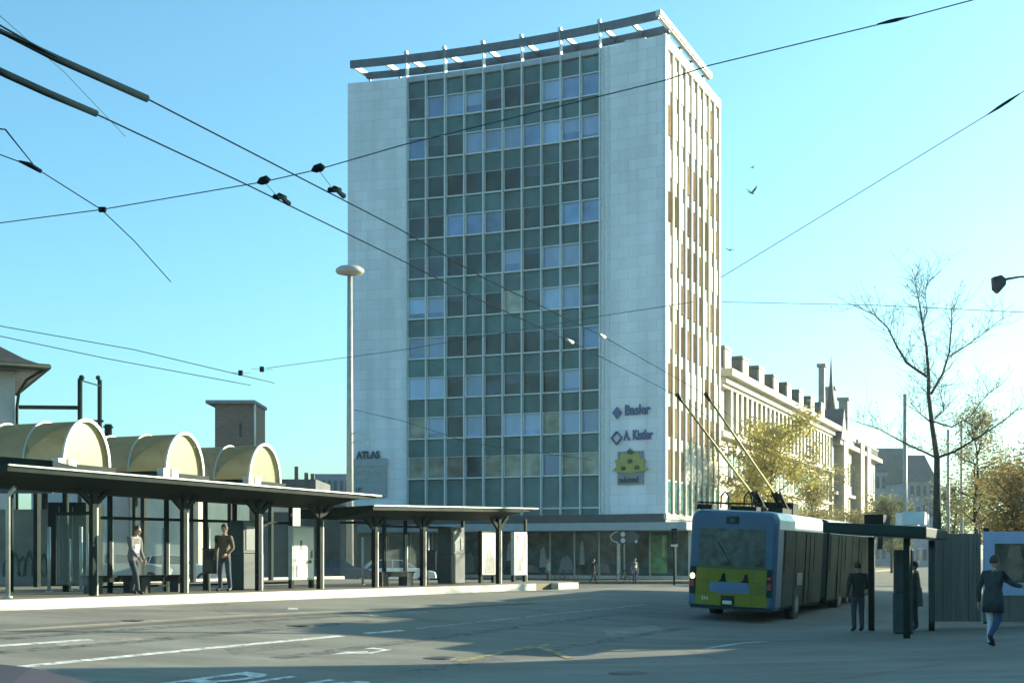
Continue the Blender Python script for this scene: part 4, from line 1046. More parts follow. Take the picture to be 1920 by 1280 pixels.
# white roof and cove
mb = MB()
for x0, x1 in ((.25, 6.99), (8.17, 17.5)):
    mb.loft([[(x, y, z) for y, z in ((1.262, 2.66), (1.262, 2.92), (1.17, 3.10), (.9, 3.15), (-.9, 3.15), (-1.17, 3.10), (-1.262, 2.92), (-1.262, 2.66), (-1.24, 2.66), (-1.1, 3.0), (1.1, 3.0), (1.24, 2.66))] for x in (x0, x1)], smooth=False)
mb.build('roof', M['bus_white'], bus)
# rear face details (local -x faces the viewer, +y is its left side)
mb = MB(); mb.prism([(-.95, 1.58), (.98, 1.58), (.96, 2.62), (-.93, 2.62)], .05, (-.012, 0, 0), (0, 1, 0), (0, 0, 1), (1, 0, 0)); rw = mb.build('rear_window', M['bus_glass'], bus)
mb = MB(); mb.box(-.02, .02, -1.0, 1.03, 1.50, 1.575); mb.build('window_sill', M['signgreen'], bus)
mb = MB(); mb.prism([(-1.05, .46), (1.0, .46), (1.0, 1.49), (-1.05, 1.49)], .05, (-.014, 0, 0), (0, 1, 0), (0, 0, 1), (1, 0, 0)); pnl = mb.build('rear_panel', M['bus_yel'], bus)
mb = MB(); mb.prism([(-.48, 1.12), (.52, 1.12), (.62, 1.02), (.58, .84), (.3, .80), (-.5, .82), (-.58, .9)], .02, (-.036, 0, 0), (0, 1, 0), (0, 0, 1), (1, 0, 0)); mb.build('emblem', M['emblem'], pnl)
mb = MB()
for c_ in (.22, -.42): mb.prism([(c_-.10, 1.125), (c_+.14, 1.125), (c_+.06, 1.2), (c_+.02, 1.36), (c_-.05, 1.36), (c_-.07, 1.2)], .02, (-.04, 0, 0), (0, 1, 0), (0, 0, 1), (1, 0, 0))
mb.build('emblem_figures', M['dkmetal'], pnl)
mb = MB(); mb.box(-.045, -.014, -.12, .25, .40, .74); mb.build('tow_recess', M['bus_side'], pnl)
textmesh('fleet_number', '216', .13, .006, M['whitepaint'], pnl, (-.02, .82, .60), (math.pi/2, 0, -math.pi/2), bold=.004)
mb = MB(); mb.box(-.03, .04, -.16, .20, 2.76, 2.97); dsp = mb.build('route_display', M['bus_side'], bus)
textmesh('route_number', '20', .15, .004, M['emblem'], dsp, (-.034, .11, 2.81), (math.pi/2, 0, -math.pi/2))
for sy in (1, -1):
    y = sy*1.10
    mb = MB(); mb.box(-.035, .06, y-.08, y+.08, .75, 1.52); cl = mb.build('tail_lamp', M['bus_side'], bus)
    mb = MB(); mb.box(-.05, -.036, y-.06, y+.06, .95, 1.13); mb.build('brake_lens', M['red'], cl)
    mb = MB(); mb.ball((-.05, y, 1.25), .03, .07, .08); mb.build('indicator_lens', M['lampon'] if sy > 0 else M['red'], cl)
mb = MB(); mb.bar((-.03, .0, 1.60), (-.03, .42, 2.25), .025, .02); mb.build('wiper', M['black'], rw)
mb = MB()
for zz in (1.13, .79): mb.box(-.018, -.0141, -1.04, -.62, zz, zz+.012); mb.box(-.018, -.0141, .66, .99, zz, zz+.012)
for yy in (-.62, .66): mb.box(-.018, -.0141, yy, yy+.012, .47, 1.48)
for k in range(5): mb.box(-.019, -.0141, -.98, -.70, .84+k*.05, .86+k*.05)
mb.build('panel_seams', M['signgreen'], pnl)
mb = MB(); mb.box(-.05, -.0461, -.06, .20, .50, .60); mb.build('number_plate', M['whitepaint'], pnl)
mb = MB()
for x_ in (1.0, 2.55, 4.05, 5.4): mb.box(x_, x_+.015, -1.2575, -1.2505, .4, 2.64)
mb.box(.95, 6.95, -1.258, -1.2505, 1.0, 1.02); mb.build('side_seams', M['black'], bus)
mb = MB(); mb.bar((17.3, -1.2, 2.75), (17.7, -1.55, 2.7), .04); mb.box(17.6, 17.72, -1.68, -1.48, 2.2, 2.68); mb.build('wing_mirror', M['black'], bus)
mb = MB(); mb.box(-.05, .2, -1.14, 1.12, .35, .44); mb.build('bumper', M['bus_side'], bus)
# right side
mb = MB()
for x0, x1 in ((1.1, 2.5), (2.6, 4.0), (5.5, 6.9), (8.4, 9.8), (11.4, 12.8), (12.9, 14.3), (15.8, 17.2)):
    mb = MB(); mb.box(x0, x1, -1.274, -1.2625, 1.45, 2.6); mb.build('side_window', M['bus_glassd'], bus)
for x0 in (4.1, 9.9, 14.4):
    mb = MB(); mb.box(x0, x0+1.25, -1.285, -1.262, .5, 2.6); dr = mb.build('door', M['bus_glassd'], bus)
    mb = MB(); mb.box(x0+.58, x0+.66, -1.30, -1.286, .5, 2.6); mb.build('door_bar', M['bus_side'], dr)
mb = MB(); mb.box(2.9, 3.7, -1.28, -1.269, 1.05, 1.42); mb.build('side_notice', M['machgrey'], bus)
for x in (3.0, 10.6, 15.4):
    for sy in (-1, 1):
        mb = MB(); mb.tube([(x, sy*1.0, .48), (x, sy*1.27, .48)], .48, 18); wl = mb.build('wheel', M['black'], bus)
        mb = MB(); mb.tube([(x, sy*1.271, .48), (x, sy*1.285, .48)], .26, 14); mb.build('rim', M['machgrey'], wl)
# roof gear
mb = MB()
mb.tube([(.25, 1.12, 3.14), (.25, 1.12, 3.34), (.25, -.75, 3.34), (.25, -.75, 3.14)], .03, 6)
mb.box(.3, .8, .72, 1.15, 3.151, 3.30); mb.box(.35, .9, -.55, .2, 3.151, 3.27)
mb.build('roof_rail', M['dkmetal'], bus)
for yy in (.42, -.25):
    mb = MB(); mb.tube([(.6, yy+.12, 3.2), (.6, yy+.12, 3.55), (.6, yy+.02, 3.68), (.6, yy-.1, 3.55), (.6, yy-.12, 3.2)], .025, 6); mb.build('pole_hook', M['dkmetal'], bus)
bus_m = Matrix.Translation(bus.location) @ bus.rotation_euler.to_matrix().to_4x4(); inv = bus_m.inverted()
for (px, py), yy, bx in (((1272, 743), .22, 3.6), ((1325, 741), -.42, 3.9)):
    tip = inv @ W(px, py, 37.4)
    mb = MB(); mb.box(bx-.45, bx+.9, yy-.22, yy+.22, 3.152, 3.34); bs = mb.build('pole_base', M['dkmetal'], bus)
    mb = MB(); mb.tube([(bx+.5, yy, 3.3), (bx+.2, yy, 3.62), (bx-.5, yy, 3.72)], .09, 8); mb.bar((bx+.7, yy-.12, 3.35), (bx-.5, yy-.12, 3.8), .06); mb.bar((bx+.7, yy+.12, 3.35), (bx-.5, yy+.12, 3.8), .06); mb.build('spring', M['dkmetal'], bs)
    st = Vector((bx+.1, yy, 3.55))
    mb = MB(); mb.tube([st, st.lerp(tip, .5), tip], [.045, .036, .026], 8); tp = mb.build('trolley_pole', M['poley'], bus)
    mb = MB(); dv = (tip-st).normalized(); mb.tube([tip-dv*.35, tip-dv*.1, tip+dv*.08], [.035, .05, .06], 8); mb.build('pole_head', M['black'], tp)
mb = MB(); mb.box(5.2, 5.9, -.6, .5, 3.152, 3.55); mb.box(4.6, 5.1, -.5, .0, 3.152, 3.4); mb.build('roof_box', M['dkmetal'], bus)

# ------------------------------------------------------------------ right stop: shelter, hoarding, billboard
sx, sy = 8.95, 33.0
t = thing('stop_shelter', 'small dark flat-roofed stop shelter beside the bus at the right', 'shelter', (sx, sy, gz(sx, sy)), BH)
mb = MB(); mb.box(-2.2, 2.6, -1.25, 1.05, 2.37, 2.62)
for v in mb.v: v.z += .06*v.y+.01
mb.build('roof', M['bus_side'], t, bevel=.03)
for x, y in ((-1.6, -.75), (2.2, -.9), (1.9, .55)):
    mb = MB(); mb.box(x-.07, x+.07, y-.07, y+.07, 0, 2.36+.06*y); mb.build('post', M['dkmetal'], t)
mb = MB(); mb.box(-.3, .9, -.05, .4, 2.63, 2.9); mb.build('roof_box', M['dkmetal'], t)
for x, y in ((-.9, -.9), (.3, -1.0), (-1.7, -1.15)):
    mb = MB(); mb.prism([(0, 0), (.45, 0), (.45, .26), (.1, .3)], .5, (x, y, 2.62)); mb.build('white_sunlit_shape', M['whitepaint'], t)  # added white wedges standing in for sunlit roofs behind the shelter
mb = MB(); mb.box(-1.8, 2.2, -1.03, -1.01, .3, 2.1); mb.build('glass_panel', M['glasspanel'], t)
hx0 = W(1746, 0, 36).x; hx1 = W(1838, 0, 36).x
t = thing('hoarding', 'grey vertical-boarded hoarding between the shelter and the billboard', 'hoarding', (hx0, 36, -.12), R(-3))
mb = MB(); n_ = 12; w_ = (hx1-hx0)/n_
for i in range(n_):
    mb.box(i*w_, (i+1)*w_-.008, (0 if i % 2 else .022), .06, .05, 2.36)
mb.build('boards', M['hoard'], t)
mb = MB(); mb.box(-.06, .06, -.05, .08, 0, 2.40); mb.build('post', M['greytrim'], t)
mb = MB(); mb.box(0, hx1-hx0, .061, .12, .4, .5); mb.box(0, hx1-hx0, .061, .12, 1.9, 2.0); mb.build('rail', M['hoard'], t)
t = thing('billboard', 'billboard with a pale blue frame and brownish picture at the right edge', 'billboard', (hx1+.02, 35.8, -.12), R(-3))
mb = MB(); bw, bh = 3.6, 1.62
mb.box(0, bw, -.05, .06, .74, .74+bh+.05)
mb.build('frame', M['bframe'], t, bevel=.01)
mb = MB(); mb.box(.27, bw-.27, -.058, -.051, 1.08, 2.10); po = mb.build('poster', M['posterb'], t)
mb = MB(); mb.prism([(.62, 1.1), (.95, 1.15), (1.02, 1.6), (.9, 2.05), (.66, 2.0), (.55, 1.6)], .004, (0, -.063, 0)); mb.build('picture_shape', mat('tan_poster_print', (.22, .16, .11), .5, .3, 3), po)
mb = MB(); mb.prism([(1.1, 1.1), (1.9, 1.1), (1.7, 1.9), (1.2, 1.7)], .004, (0, -.062, 0)); mb.build('picture_shape', mat('olive_poster_print', (.10, .10, .03), .5, .4, 3), po)
mb = MB(); mb.box(0, bw, .0, .06, .05, .735); mb.build('lower_boards', M['hoard'], t)
for x in (.1, bw-.1):
    mb = MB(); mb.box(x-.06, x+.06, .065, .16, 0, 2.5); mb.build('post', M['dkmetal'], t)
# unseen buildings right of the frame, shaped and turned to throw shadow across the road
def side_block(label, x, y, rz, w, dp, h, m, name='unseen_building'):
    t = thing(name, label, 'building', (x, y, -.2), rz)
    mb = MB(); mb.box(0, w, 0, dp, 0, h); mb.build('wall', m, t)
    mb = MB(); mb.box(-.0, w, -.25, dp, h+.003, h+.35); mb.build('parapet', M['greytrim'], t)
    k = max(1, int(h/3.2)); nw = max(2, int(w/2.6))
    for r_ in range(k):
        for i in range(nw):
            c_ = w*(i+.5)/nw; mb = MB(); mb.box(c_-.7, c_+.7, -.03, -.004, r_*3.2+.9, r_*3.2+2.5); mb.build('window', M['pane_m'], t)
    return t
T_ = math.tan(SUN_EL); dS = Vector((math.cos(SUN_AZ), math.sin(SUN_AZ), 0))
def shadow_top(px, py, dist):
    g = G(px, py); q = g+dS*dist; return q, g.z+dist*T_
q, zt = shadow_top(556, 1184, 24.6)
bp = Vector((7.6, 38.0, 0)); sdn = Vector((SD.y, -SD.x, 0)); dist = (q-bp).dot(sdn)/dS.dot(sdn)
hb = 2.75+dist*T_
tb_ = side_block('unseen low flat-roofed block right of the billboard, set to shade the bus side', q.x+SD.x*4.2, q.y+SD.y*4.2, R(-23), 11, 26, hb-.35, M['cream'])
c15, s15 = math.cos(R(27)), math.sin(R(27))
mb = MB(); mb.box(0, 10.5, 0, 2.2, 0, zt+.2)
for v in mb.v: v.x, v.y = v.x*c15-v.y*s15, v.x*s15+v.y*c15-4.2; mb.build('shadow_tip_block', M['cream'], tb_)  # added unseen block, shaped only to cast the tip of the road shadow
q, zt = shadow_top(1130, 1251, 30)
q2, zt2 = shadow_top(30, 1249, 30)
ang = math.atan2(q.y-q2.y, q.x-q2.x); wd = (q-q2).length
side_block('unseen two-storey building right of the camera, turned to shade the foreground road', q2.x+15*math.sin(ang), q2.y-15*math.cos(ang), ang, wd, 14.75, (zt+zt2)/2+.2-.35, M['cream2'])
qw, zw_ = shadow_top(1132, 1250, 26.5)
side_block('unseen single-storey block between the other two, turned to shade the road', qw.x, qw.y, R(-32.7), 9, 8.6, zw_+.2-.35, M['concrete'])

# ------------------------------------------------------------------ cars
def car(loc, rz, m, label, s=1.0, group=None, hood=.98):
    t = thing('parked_car', label, 'car', loc, rz, group)
    prof = [(-2.1, .35), (-2.15, .62), (-2.05, .92), (-1.4, .98), (-.75, 1.02), (.95, 1.02), (1.5, .95), (2.05, .80), (2.12, .5), (2.05, .3)]
    rg = []
    for yy, sc, dz in ((-.84, .97, -.03), (-.78, 1, .0), (.78, 1, .0), (.84, .97, -.03)):
        rg.append([(x*sc, yy, z+dz*(1 if z > .6 else 0)) for x, z in prof])
    mb = MB(); mb.loft(rg, smooth=False); mb.build('body', m, t, bevel=.05)
    cab = [(-1.75, .97), (-1.25, 1.38), (-.6, 1.44), (.3, 1.40), (1.05, .99)]
    rg = [[(x*(1 if z < 1.1 else .97), yy*(1 if z < 1.1 else .82), z) for x, z in cab] for yy in (-.76, .76)]
    mb = MB(); mb.loft(rg, smooth=False); cb = mb.build('cabin_glass', M['carglass'], t)
    mb = MB(); mb.loft([[(-1.28, yy, 1.385), (-.6, yy, 1.45), (.32, yy, 1.41), (.32, yy, 1.445), (-.6, yy, 1.485), (-1.28, yy, 1.42)] for yy in (-.64, .64)], smooth=False)
    for yy in (-.71, .71):
        mb.bar((-.25, yy, .99), (-.25, yy*.9, 1.42), .09, .04); mb.bar((-1.25, yy, 1.0), (-1.1, yy*.9, 1.42), .14, .04); mb.bar((1.02, yy, .99), (.33, yy*.9, 1.42), .07, .05); mb.bar((-1.72, yy, .98), (-1.24, yy*.9, 1.4), .1, .05)
    mb.build('roof', m, t)
    for x in (-1.35, 1.35):
        for yy in (-.80, .80):
            mb = MB(); mb.tube([(x, yy*.82, .31), (x, yy*1.06, .31)], .31, 16); w = mb.build('wheel', M['black'], t)
            mb = MB(); mb.tube([(x, yy*1.061, .31), (x, yy*1.075, .31)], .18, 12); mb.build('rim', M['galv'], w)
    for yy in (-.58, .58):
        mb = MB(); mb.box(2.05, 2.13, yy-.16, yy+.16, .58, .72); mb.build('headlight', M['lampwhite'], t)
        mb = MB(); mb.box(-2.17, -2.08, yy-.16, yy+.16, .62, .8); mb.build('tail_lamp', M['red'], t)
    t.scale = (s, s, s)
    return t
def carat(px, d, rz, m, label, s=1.0):
    x = (px-HX)/F*d; return car((x, d, gz(x, d)), rz, m, label, s, 'parked cars behind the platform')
carat(330, 66, R(8), M['carw'], 'white car parked behind the bin between the waiting men')
carat(628, 72, R(10), M['card'], 'navy blue car parked left of the lamp mast')
carat(742, 74, R(12), M['carw'], 'white car behind the bench of the shorter shelter')
carat(232, 64, R(5), M['cars'], 'silver car behind the first shelter bay')
carat(520, 76, R(10), M['card'], 'dark blue car behind the ticket machine')
# foreground car: only a corner of its bonnet reaches the picture
car((-5.05, 9.75, gz(-3.3, 9.75)), R(14), M['purple'], 'plum-grey car bonnet cut off at the lower left corner', .98)

# motorcycle-like bicycle near the shop
def bicycle(px, d, rz, label):
    x = (px-HX)/F*d; t = thing('bicycle', label, 'bicycle', (x, d, gz(x, d)), rz)
    for xx in (-.5, .5):
        mb = MB(); pts = [(xx+.33*math.cos(a), 0, .34+.33*math.sin(a)) for a in [i*math.pi/8 for i in range(17)]]
        mb.tube(pts, .02, 6, cap=False); mb.build('wheel', M['black'], t)
    mb = MB()
    for a_, b_ in (((-.5, 0, .34), (-.1, 0, .34)), ((-.1, 0, .34), (-.25, 0, .85)), ((-.25, 0, .82), (.36, 0, .85)), ((-.1, 0, .34), (.36, 0, .8)), ((-.5, 0, .34), (-.22, 0, .78)), ((.5, 0, .34), (.34, 0, .98))): mb.tube([a_, b_], .02, 6)
    mb.build('frame', M['dkmetal'], t)
    mb = MB(); mb.box(-.38, -.14, -.06, .06, .87, .92); mb.build('saddle', M['black'], t)
    mb = MB(); mb.tube([(.34, -.25, 1.0), (.34, .25, 1.0)], .018, 6); mb.build('handlebar', M['galv'], t)
bicycle(1176, 92, R(20), 'bicycle leaning at the shop entrance under the oval sign')
bicycle(1062, 95, R(10), 'bicycle parked at the glass shopfront left of the walking pedestrian')

# ------------------------------------------------------------------ people
def person(loc, rz, label, J, mats, s=1.0, hair=True, hem=None, group=None, bag=False):
    # local frame: x forward, y left, z up; J overrides joint positions
    j = dict(pel=(0, 0, .95), wst=(0, 0, 1.10), chs=(.0, 0, 1.32), nk=(0, 0, 1.48), nk2=(.02, 0, 1.55),
             shL=(0, .19, 1.42), elL=(-.03, .25, 1.13), wrL=(.06, .25, .88), shR=(0, -.19, 1.42), elR=(-.03, -.25, 1.13), wrR=(.06, -.25, .88),
             hpL=(0, .09, .92), knL=(.03, .10, .50), anL=(-.02, .10, .09), toL=(.16, .11, .045), hpR=(0, -.09, .92), knR=(.03, -.10, .50), anR=(-.02, -.10, .09), toR=(.16, -.11, .045), hd=(.04, 0, 1.65))
    j.update(J)
    rad = dict(pel=(.165, .125), wst=(.155, .115), chs=(.175, .125), nk=(.075, .075), nk2=(.055, .055), shL=(.085,)*2, shR=(.085,)*2, elL=(.056,)*2, elR=(.056,)*2, wrL=(.042,)*2, wrR=(.042,)*2,
               hpL=(.10,)*2, hpR=(.10,)*2, knL=(.072,)*2, knR=(.072,)*2, anL=(.055,)*2, anR=(.055,)*2, toL=(.045,)*2, toR=(.045,)*2)
    names = [n for n in j if n != 'hd']
    E = [('pel', 'wst'), ('wst', 'chs'), ('chs', 'nk'), ('nk', 'nk2'), ('chs', 'shL'), ('shL', 'elL'), ('elL', 'wrL'), ('chs', 'shR'), ('shR', 'elR'), ('elR', 'wrR'), ('pel', 'hpL'), ('hpL', 'knL'), ('knL', 'anL'), ('anL', 'toL'), ('pel', 'hpR'), ('hpR', 'knR'), ('knR', 'anR'), ('anR', 'toR')]
    me = bpy.data.meshes.new('tmp'); me.from_pydata([j[n] for n in names], [(names.index(a), names.index(b)) for a, b in E], [])
    ob = bpy.data.objects.new('tmp', me); C.objects.link(ob)
    md = ob.modifiers.new('s', 'SKIN'); sv = me.skin_vertices[0].data
    for i, n in enumerate(names):
        r = rad[n]; sv[i].radius = (r[0], r[1]) if n not in ('pel', 'wst', 'chs') else (r[0]*.95, r[1]*1.05); sv[i].use_root = n == 'pel'
    md.use_smooth_shade = True
    sb = ob.modifiers.new('u', 'SUBSURF'); sb.levels = 2; sb.render_levels = 2
    dg = bpy.context.evaluated_depsgraph_get(); dg.update()
    body = bpy.data.meshes.new_from_object(ob.evaluated_get(dg)); bpy.data.objects.remove(ob)
    bm = bmesh.new(); bm.from_mesh(body)
    segs = [(Vector(j[a]), Vector(j[b]), a, b) for a, b in E]
    hemz = hem if hem else j['pel'][2]-.06
    def zone(c):
        best = None; bd = 9
        for a, b, na, nb in segs:
            ab = b-a; t_ = max(0, min(1, (c-a).dot(ab)/ab.length_squared)); dd = (c-a-ab*t_).length
            if dd < bd: bd = dd; best = (na, nb, t_)
        na, nb, t_ = best
        if nb in ('toL', 'toR'): return 3
        if nb in ('anL', 'anR'): return 3 if t_ > .96 else (2 if nb == 'anL' else 4)
        if nb in ('knL', 'knR'): return 1 if c.z > hemz else (2 if nb == 'knL' else 4)
        if nb in ('hpL', 'hpR'): return 1 if c.z > hemz else 2
        if nb == 'nk2': return 0
        if (na, nb) == ('pel', 'wst'): return 1 if c.z > hemz else 2
        if nb == 'chs' or nb == 'wst':
            if mats.get('shirt') and c.x > .05 and abs(c.y) < .09: return 5
        return 1
    for f in bm.faces:
        f.material_index = zone(f.calc_center_median()); f.smooth = True
    # head
    def ball(c, rx, ry, rz_, mi, nu=14, nv=10, shape=None):
        r = bmesh.ops.create_uvsphere(bm, u_segments=nu, v_segments=nv, radius=1)
        for v in r['verts']:
            p = v.co.copy(); q = Vector((p.x*rx, p.y*ry, p.z*rz_))
            if shape: q = shape(q, p)
            v.co = q+c
        for f in {f for v in r['verts'] for f in v.link_faces}: f.material_index = mi; f.smooth = True
    h = Vector(j['hd'])
    def hs(q, p):
        if p.z < 0: q.y *= 1+.22*p.z; q.x *= 1+.10*p.z
        if p.x > 0: q.x *= .92
        return q
    ball(h, .098, .078, .118, 0, shape=hs)
    ball(h+Vector((.098, 0, -.015)), .020, .015, .028, 0, 8, 6)
    for sy_ in (-1, 1):
        ball(h+Vector((.0, sy_*.078, -.01)), .022, .010, .032, 0, 8, 6)
        ball(h+Vector((.082, sy_*.032, .012)), .010, .013, .008, 6, 8, 6)
    ball(h+Vector((.082, 0, -.058)), .012, .026, .007, 7, 8, 6)
    # hands: palm, four fingers and a thumb each
    for sd in 'LR':
        w = Vector(j['wr'+sd]); e = Vector(j['el'+sd]); d_ = (w-e).normalized()
        side = Vector((1, 0, 0)) if abs(d_.x) < .75 else Vector((0, 0, 1))
        a = (side-d_*side.dot(d_)).normalized(); nrm = d_.cross(a)
        inw = nrm if nrm.y*(1 if sd == 'L' else -1) < 0 else -nrm
        def cap(p0, p1, r0, r1, n=6):
            r = bmesh.ops.create_cone(bm, cap_ends=True, segments=n, radius1=r0, radius2=r1, depth=(p1-p0).length)
            M4 = Matrix.Translation((p0+p1)/2) @ (p1-p0).to_track_quat('Z', 'Y').to_matrix().to_4x4()
            bmesh.ops.transform(bm, matrix=M4, verts=r['verts'])
            for f in {f for v in r['verts'] for f in v.link_faces}: f.material_index = 0; f.smooth = True
        r = bmesh.ops.create_uvsphere(bm, u_segments=10, v_segments=8, radius=1)
        B3 = Matrix((a, inw, d_)).transposed().to_4x4()
        bmesh.ops.transform(bm, matrix=Matrix.Translation(w+d_*.05) @ B3 @ Matrix.Diagonal((.042, .018, .058, 1)), verts=r['verts'])
        for f in {f for v in r['verts'] for f in v.link_faces}: f.material_index = 0; f.smooth = True
        for k, L_ in enumerate((.062, .072, .068, .052)):
            o_ = w+d_*.092+a*(.03-.02*k)
            m_ = o_+d_*L_*.55+inw*.012; t_ = m_+d_*L_*.35+inw*.025
            cap(o_-d_*.015, m_, .0095, .0088); cap(m_, t_, .0088, .007)
        o_ = w+d_*.035+a*.036; m_ = o_+d_*.035+a*.024; cap(o_, m_, .012, .010); cap(m_, m_+d_*.03+inw*.012, .010, .008)
    bm.to_mesh(body); bm.free()
    idx = [p.material_index for p in body.polygons]
    body.materials.clear()
    for mm in ('skin', mats['top'], mats['leg'], 'shoe', mats.get('leg2', mats['leg']), mats.get('shirt', mats['top']), 'eye', 'lip'): body.materials.append(M[mm])
    body.polygons.foreach_set('material_index', idx)
    t = thing('person', label, 'person', loc, rz, group); t.scale = (s, s, s)
    o = bpy.data.objects.new('body', body); C.objects.link(o); o.parent = t
    if hair:
        mb = MB(); rgs = []
        for ph in range(0, 7):
            a_ = R(ph*18)
            rgs.append([(h.x-.008+(.106*math.sin(a_)+.002)*math.cos(q)*(1 if math.cos(q) < .3 else (1-.25*ph/6)), h.y+(.087*math.sin(a_)+.002)*math.sin(q), h.z+.125*math.cos(a_)+(.055*ph/6 if math.cos(q) > .3 else 0)+.004) for q in [2*math.pi*i/14 for i in range(14)]])
        mb.loft(rgs); mb.build('hair', M[mats.get('hair', 'hairm')], t)
    if hem:
        mb = MB(); pz = j['pel'][2]; px_, py_ = j['pel'][0], j['pel'][1]; rgs = []
        for z_, rx_, ry_ in ((pz+.15, .15, .18), (pz, .165, .205), (hem, .18, .225), (hem+.01, .17, .215)):
            rgs.append([(px_+rx_*math.cos(q), py_+ry_*math.sin(q), z_) for q in [2*math.pi*i/16 for i in range(16)]])
        mb.loft(rgs, cap=False); mb.build('jacket_skirt', M[mats['top']], t)
    return t
# man in pale shirt, half turned right, leaning, mid step
x, y, z = onplat(250, -27.1)
person((x, y, z), R(-25), 'man in grey jacket and pale shirt stepping to the right inside the longer shelter', dict(
    pel=(0, 0, .94), wst=(.02, 0, 1.1), chs=(.04, 0, 1.31), nk=(.07, 0, 1.46), nk2=(.10, 0, 1.53), hd=(.13, 0, 1.62),
    shL=(.04, .19, 1.40), elL=(.0, .27, 1.13), wrL=(.10, .27, .9), shR=(.06, -.19, 1.40), elR=(.16, -.27, 1.15), wrR=(.34, -.24, .95),
    hpL=(0, .09, .91), knL=(-.02, .09, .49), anL=(-.14, .10, .10), toL=(.03, .10, .045), hpR=(0, -.09, .91), knR=(.17, -.10, .52), anR=(.24, -.10, .09), toR=(.42, -.12, .05)),
    dict(top='jgrey', leg='trd', shirt='shirt', hair='hairm'), 1.0)
x, y, z = onplat(421, -27.3)
person((x, y, z), R(-115), 'man in olive-brown jacket and dark jeans standing with a bag, looking right', dict(
    hd=(.05, .03, 1.66), shR=(0, -.20, 1.43), elR=(-.02, -.27, 1.14), wrR=(.10, -.25, .90), elL=(.0, .27, 1.14), wrL=(.16, .20, 1.0),
    knL=(.02, .14, .50), anL=(-.02, .17, .09), toL=(.14, .20, .045), knR=(.03, -.12, .50), anR=(0, -.13, .09), toR=(.16, -.16, .045)),
    dict(top='jbrown', leg='jeans', hair='hairm'), 1.04)
tb = thing('shoulder_bag', 'dark bag hanging at the hip of the man in the brown jacket', 'bag', (x-.42, y-.05, z+.55), R(-10))
mb = MB(); mb.box(-.16, .16, -.07, .07, 0, .36); mb.build('pouch', M['binm'], tb, bevel=.03)
mb = MB(); mb.tube([(-.12, 0, .35), (-.05, 0, .56), (.06, 0, .56), (.12, 0, .35)], .014, 6); mb.build('handle', M['binm'], tb)
# walking man at right, seen from behind
g = G(1862, 1213)
person((g.x, g.y, g.z), R(35), 'man in dark coat and pale trousers walking past the billboard with one arm stretched forward', dict(
    pel=(0, 0, .95), chs=(.02, 0, 1.33), hd=(.05, 0, 1.66), shR=(.01, -.20, 1.42), elR=(.16, -.32, 1.22), wrR=(.40, -.36, 1.18), elL=(-.08, .26, 1.14), wrL=(-.06, .28, .87),
    knL=(.05, .09, .50), anL=(.02, .09, .09), toL=(.19, .10, .045), knR=(.06, -.08, .54), anR=(-.22, -.08, .22), toR=(-.10, -.08, .10)),
    dict(top='jnavy', leg='paletr', leg2='bluetr', hair='hairm'), 1.0, hem=.68)
g = G(1717, 1181)
person((g.x, g.y, g.z), R(170), 'person in black coat standing at the hoarding edge, arm bent to the left', dict(
    elL=(.06, .27, 1.16), wrL=(.28, .20, 1.18), elR=(.05, -.27, 1.16), wrR=(.30, -.2, 1.15)), dict(top='jblack', leg='jblack'), 1.0, hem=.62)
person((8.75, 34.6, gz(8.75, 34.6)), R(95), 'person in brown jacket waiting under the stop shelter roof beside the bus', dict(wrR=(.2, -.2, 1.1)), dict(top='jblack', leg='trd'), 1.0)
cx_, cy_ = (1693-HX)/F*33.6, 33.6
t = thing('ticket_machine', 'dark ticket machine under the stop shelter at the right', 'ticket machine', (cx_, cy_, gz(cx_, cy_)), R(-10), 'ticket machines')
mb = MB(); mb.box(-.22, .22, -.2, .2, .02, 1.0); mb.build('lower_cabinet', M['machine'], t, bevel=.02)
mb = MB(); mb.box(-.21, .21, -.19, .19, 1.002, 2.05); mb.build('upper_cabinet', M['binm'], t, bevel=.02)
mb = MB(); mb.box(-.15, .10, -.2, -.191, 1.15, 1.7); mb.build('timetable_panel', M['machine'], t)
xx = (1112-HX)/F*90
person((xx, 90, gz(xx, 90)), R(10), 'distant pedestrian in dark clothes walking past the glass shopfront', dict(knL=(.16, .09, .52), anL=(.26, .10, .09), toL=(.42, .1, .06), knR=(-.05, -.09, .5), anR=(-.28, -.09, .12), toR=(-.14, -.09, .05)), dict(top='jblack', leg='trd'), .95)
xx = (1190-HX)/F*91.5
person((xx, 91.5, gz(xx, 91.5)), R(-60), 'distant person in grey jacket beside the bicycle at the shop entrance', dict(), dict(top='jgrey', leg='bluetr', shirt='shirt'), .97)
xx = (1028-HX)/F*93
person((xx, 93, gz(xx, 93)), R(-160), 'distant person in pale jacket at the left end of the shopfront', dict(), dict(top='signpale', leg='trd'), .95)

# ------------------------------------------------------------------ trees
def twig(mb, p, d, L, r, lev, rng, leaves=None):
    n = 4; pts = [p.copy()]; dd = d.copy()
    for i in range(n):
        dd = (dd+Vector((rng.uniform(-.22, .22), rng.uniform(-.22, .22), rng.uniform(-.08, .20)))).normalized()
        pts.append(pts[-1]+dd*L/n)
    rs = [max(.005, r*(1-.75*i/n)) for i in range(n+1)]
    mb.tube(pts, rs, 5 if lev < 2 else 4, cap=False)
    if leaves is not None and lev >= 2:
        leaves += pts[1:]
    if lev < 3:
        for k in range(rng.randint(2, 4) if lev else rng.randint(3, 5)):
            i = rng.randint(1, n); ax = Vector((rng.uniform(-1, 1), rng.uniform(-1, 1), rng.uniform(-.2, .7))).normalized()
            nd = (dd*.55+ax*.75).normalized()
            twig(mb, pts[i], nd, L*rng.uniform(.42, .66), rs[i]*.6, lev+1, rng, leaves)
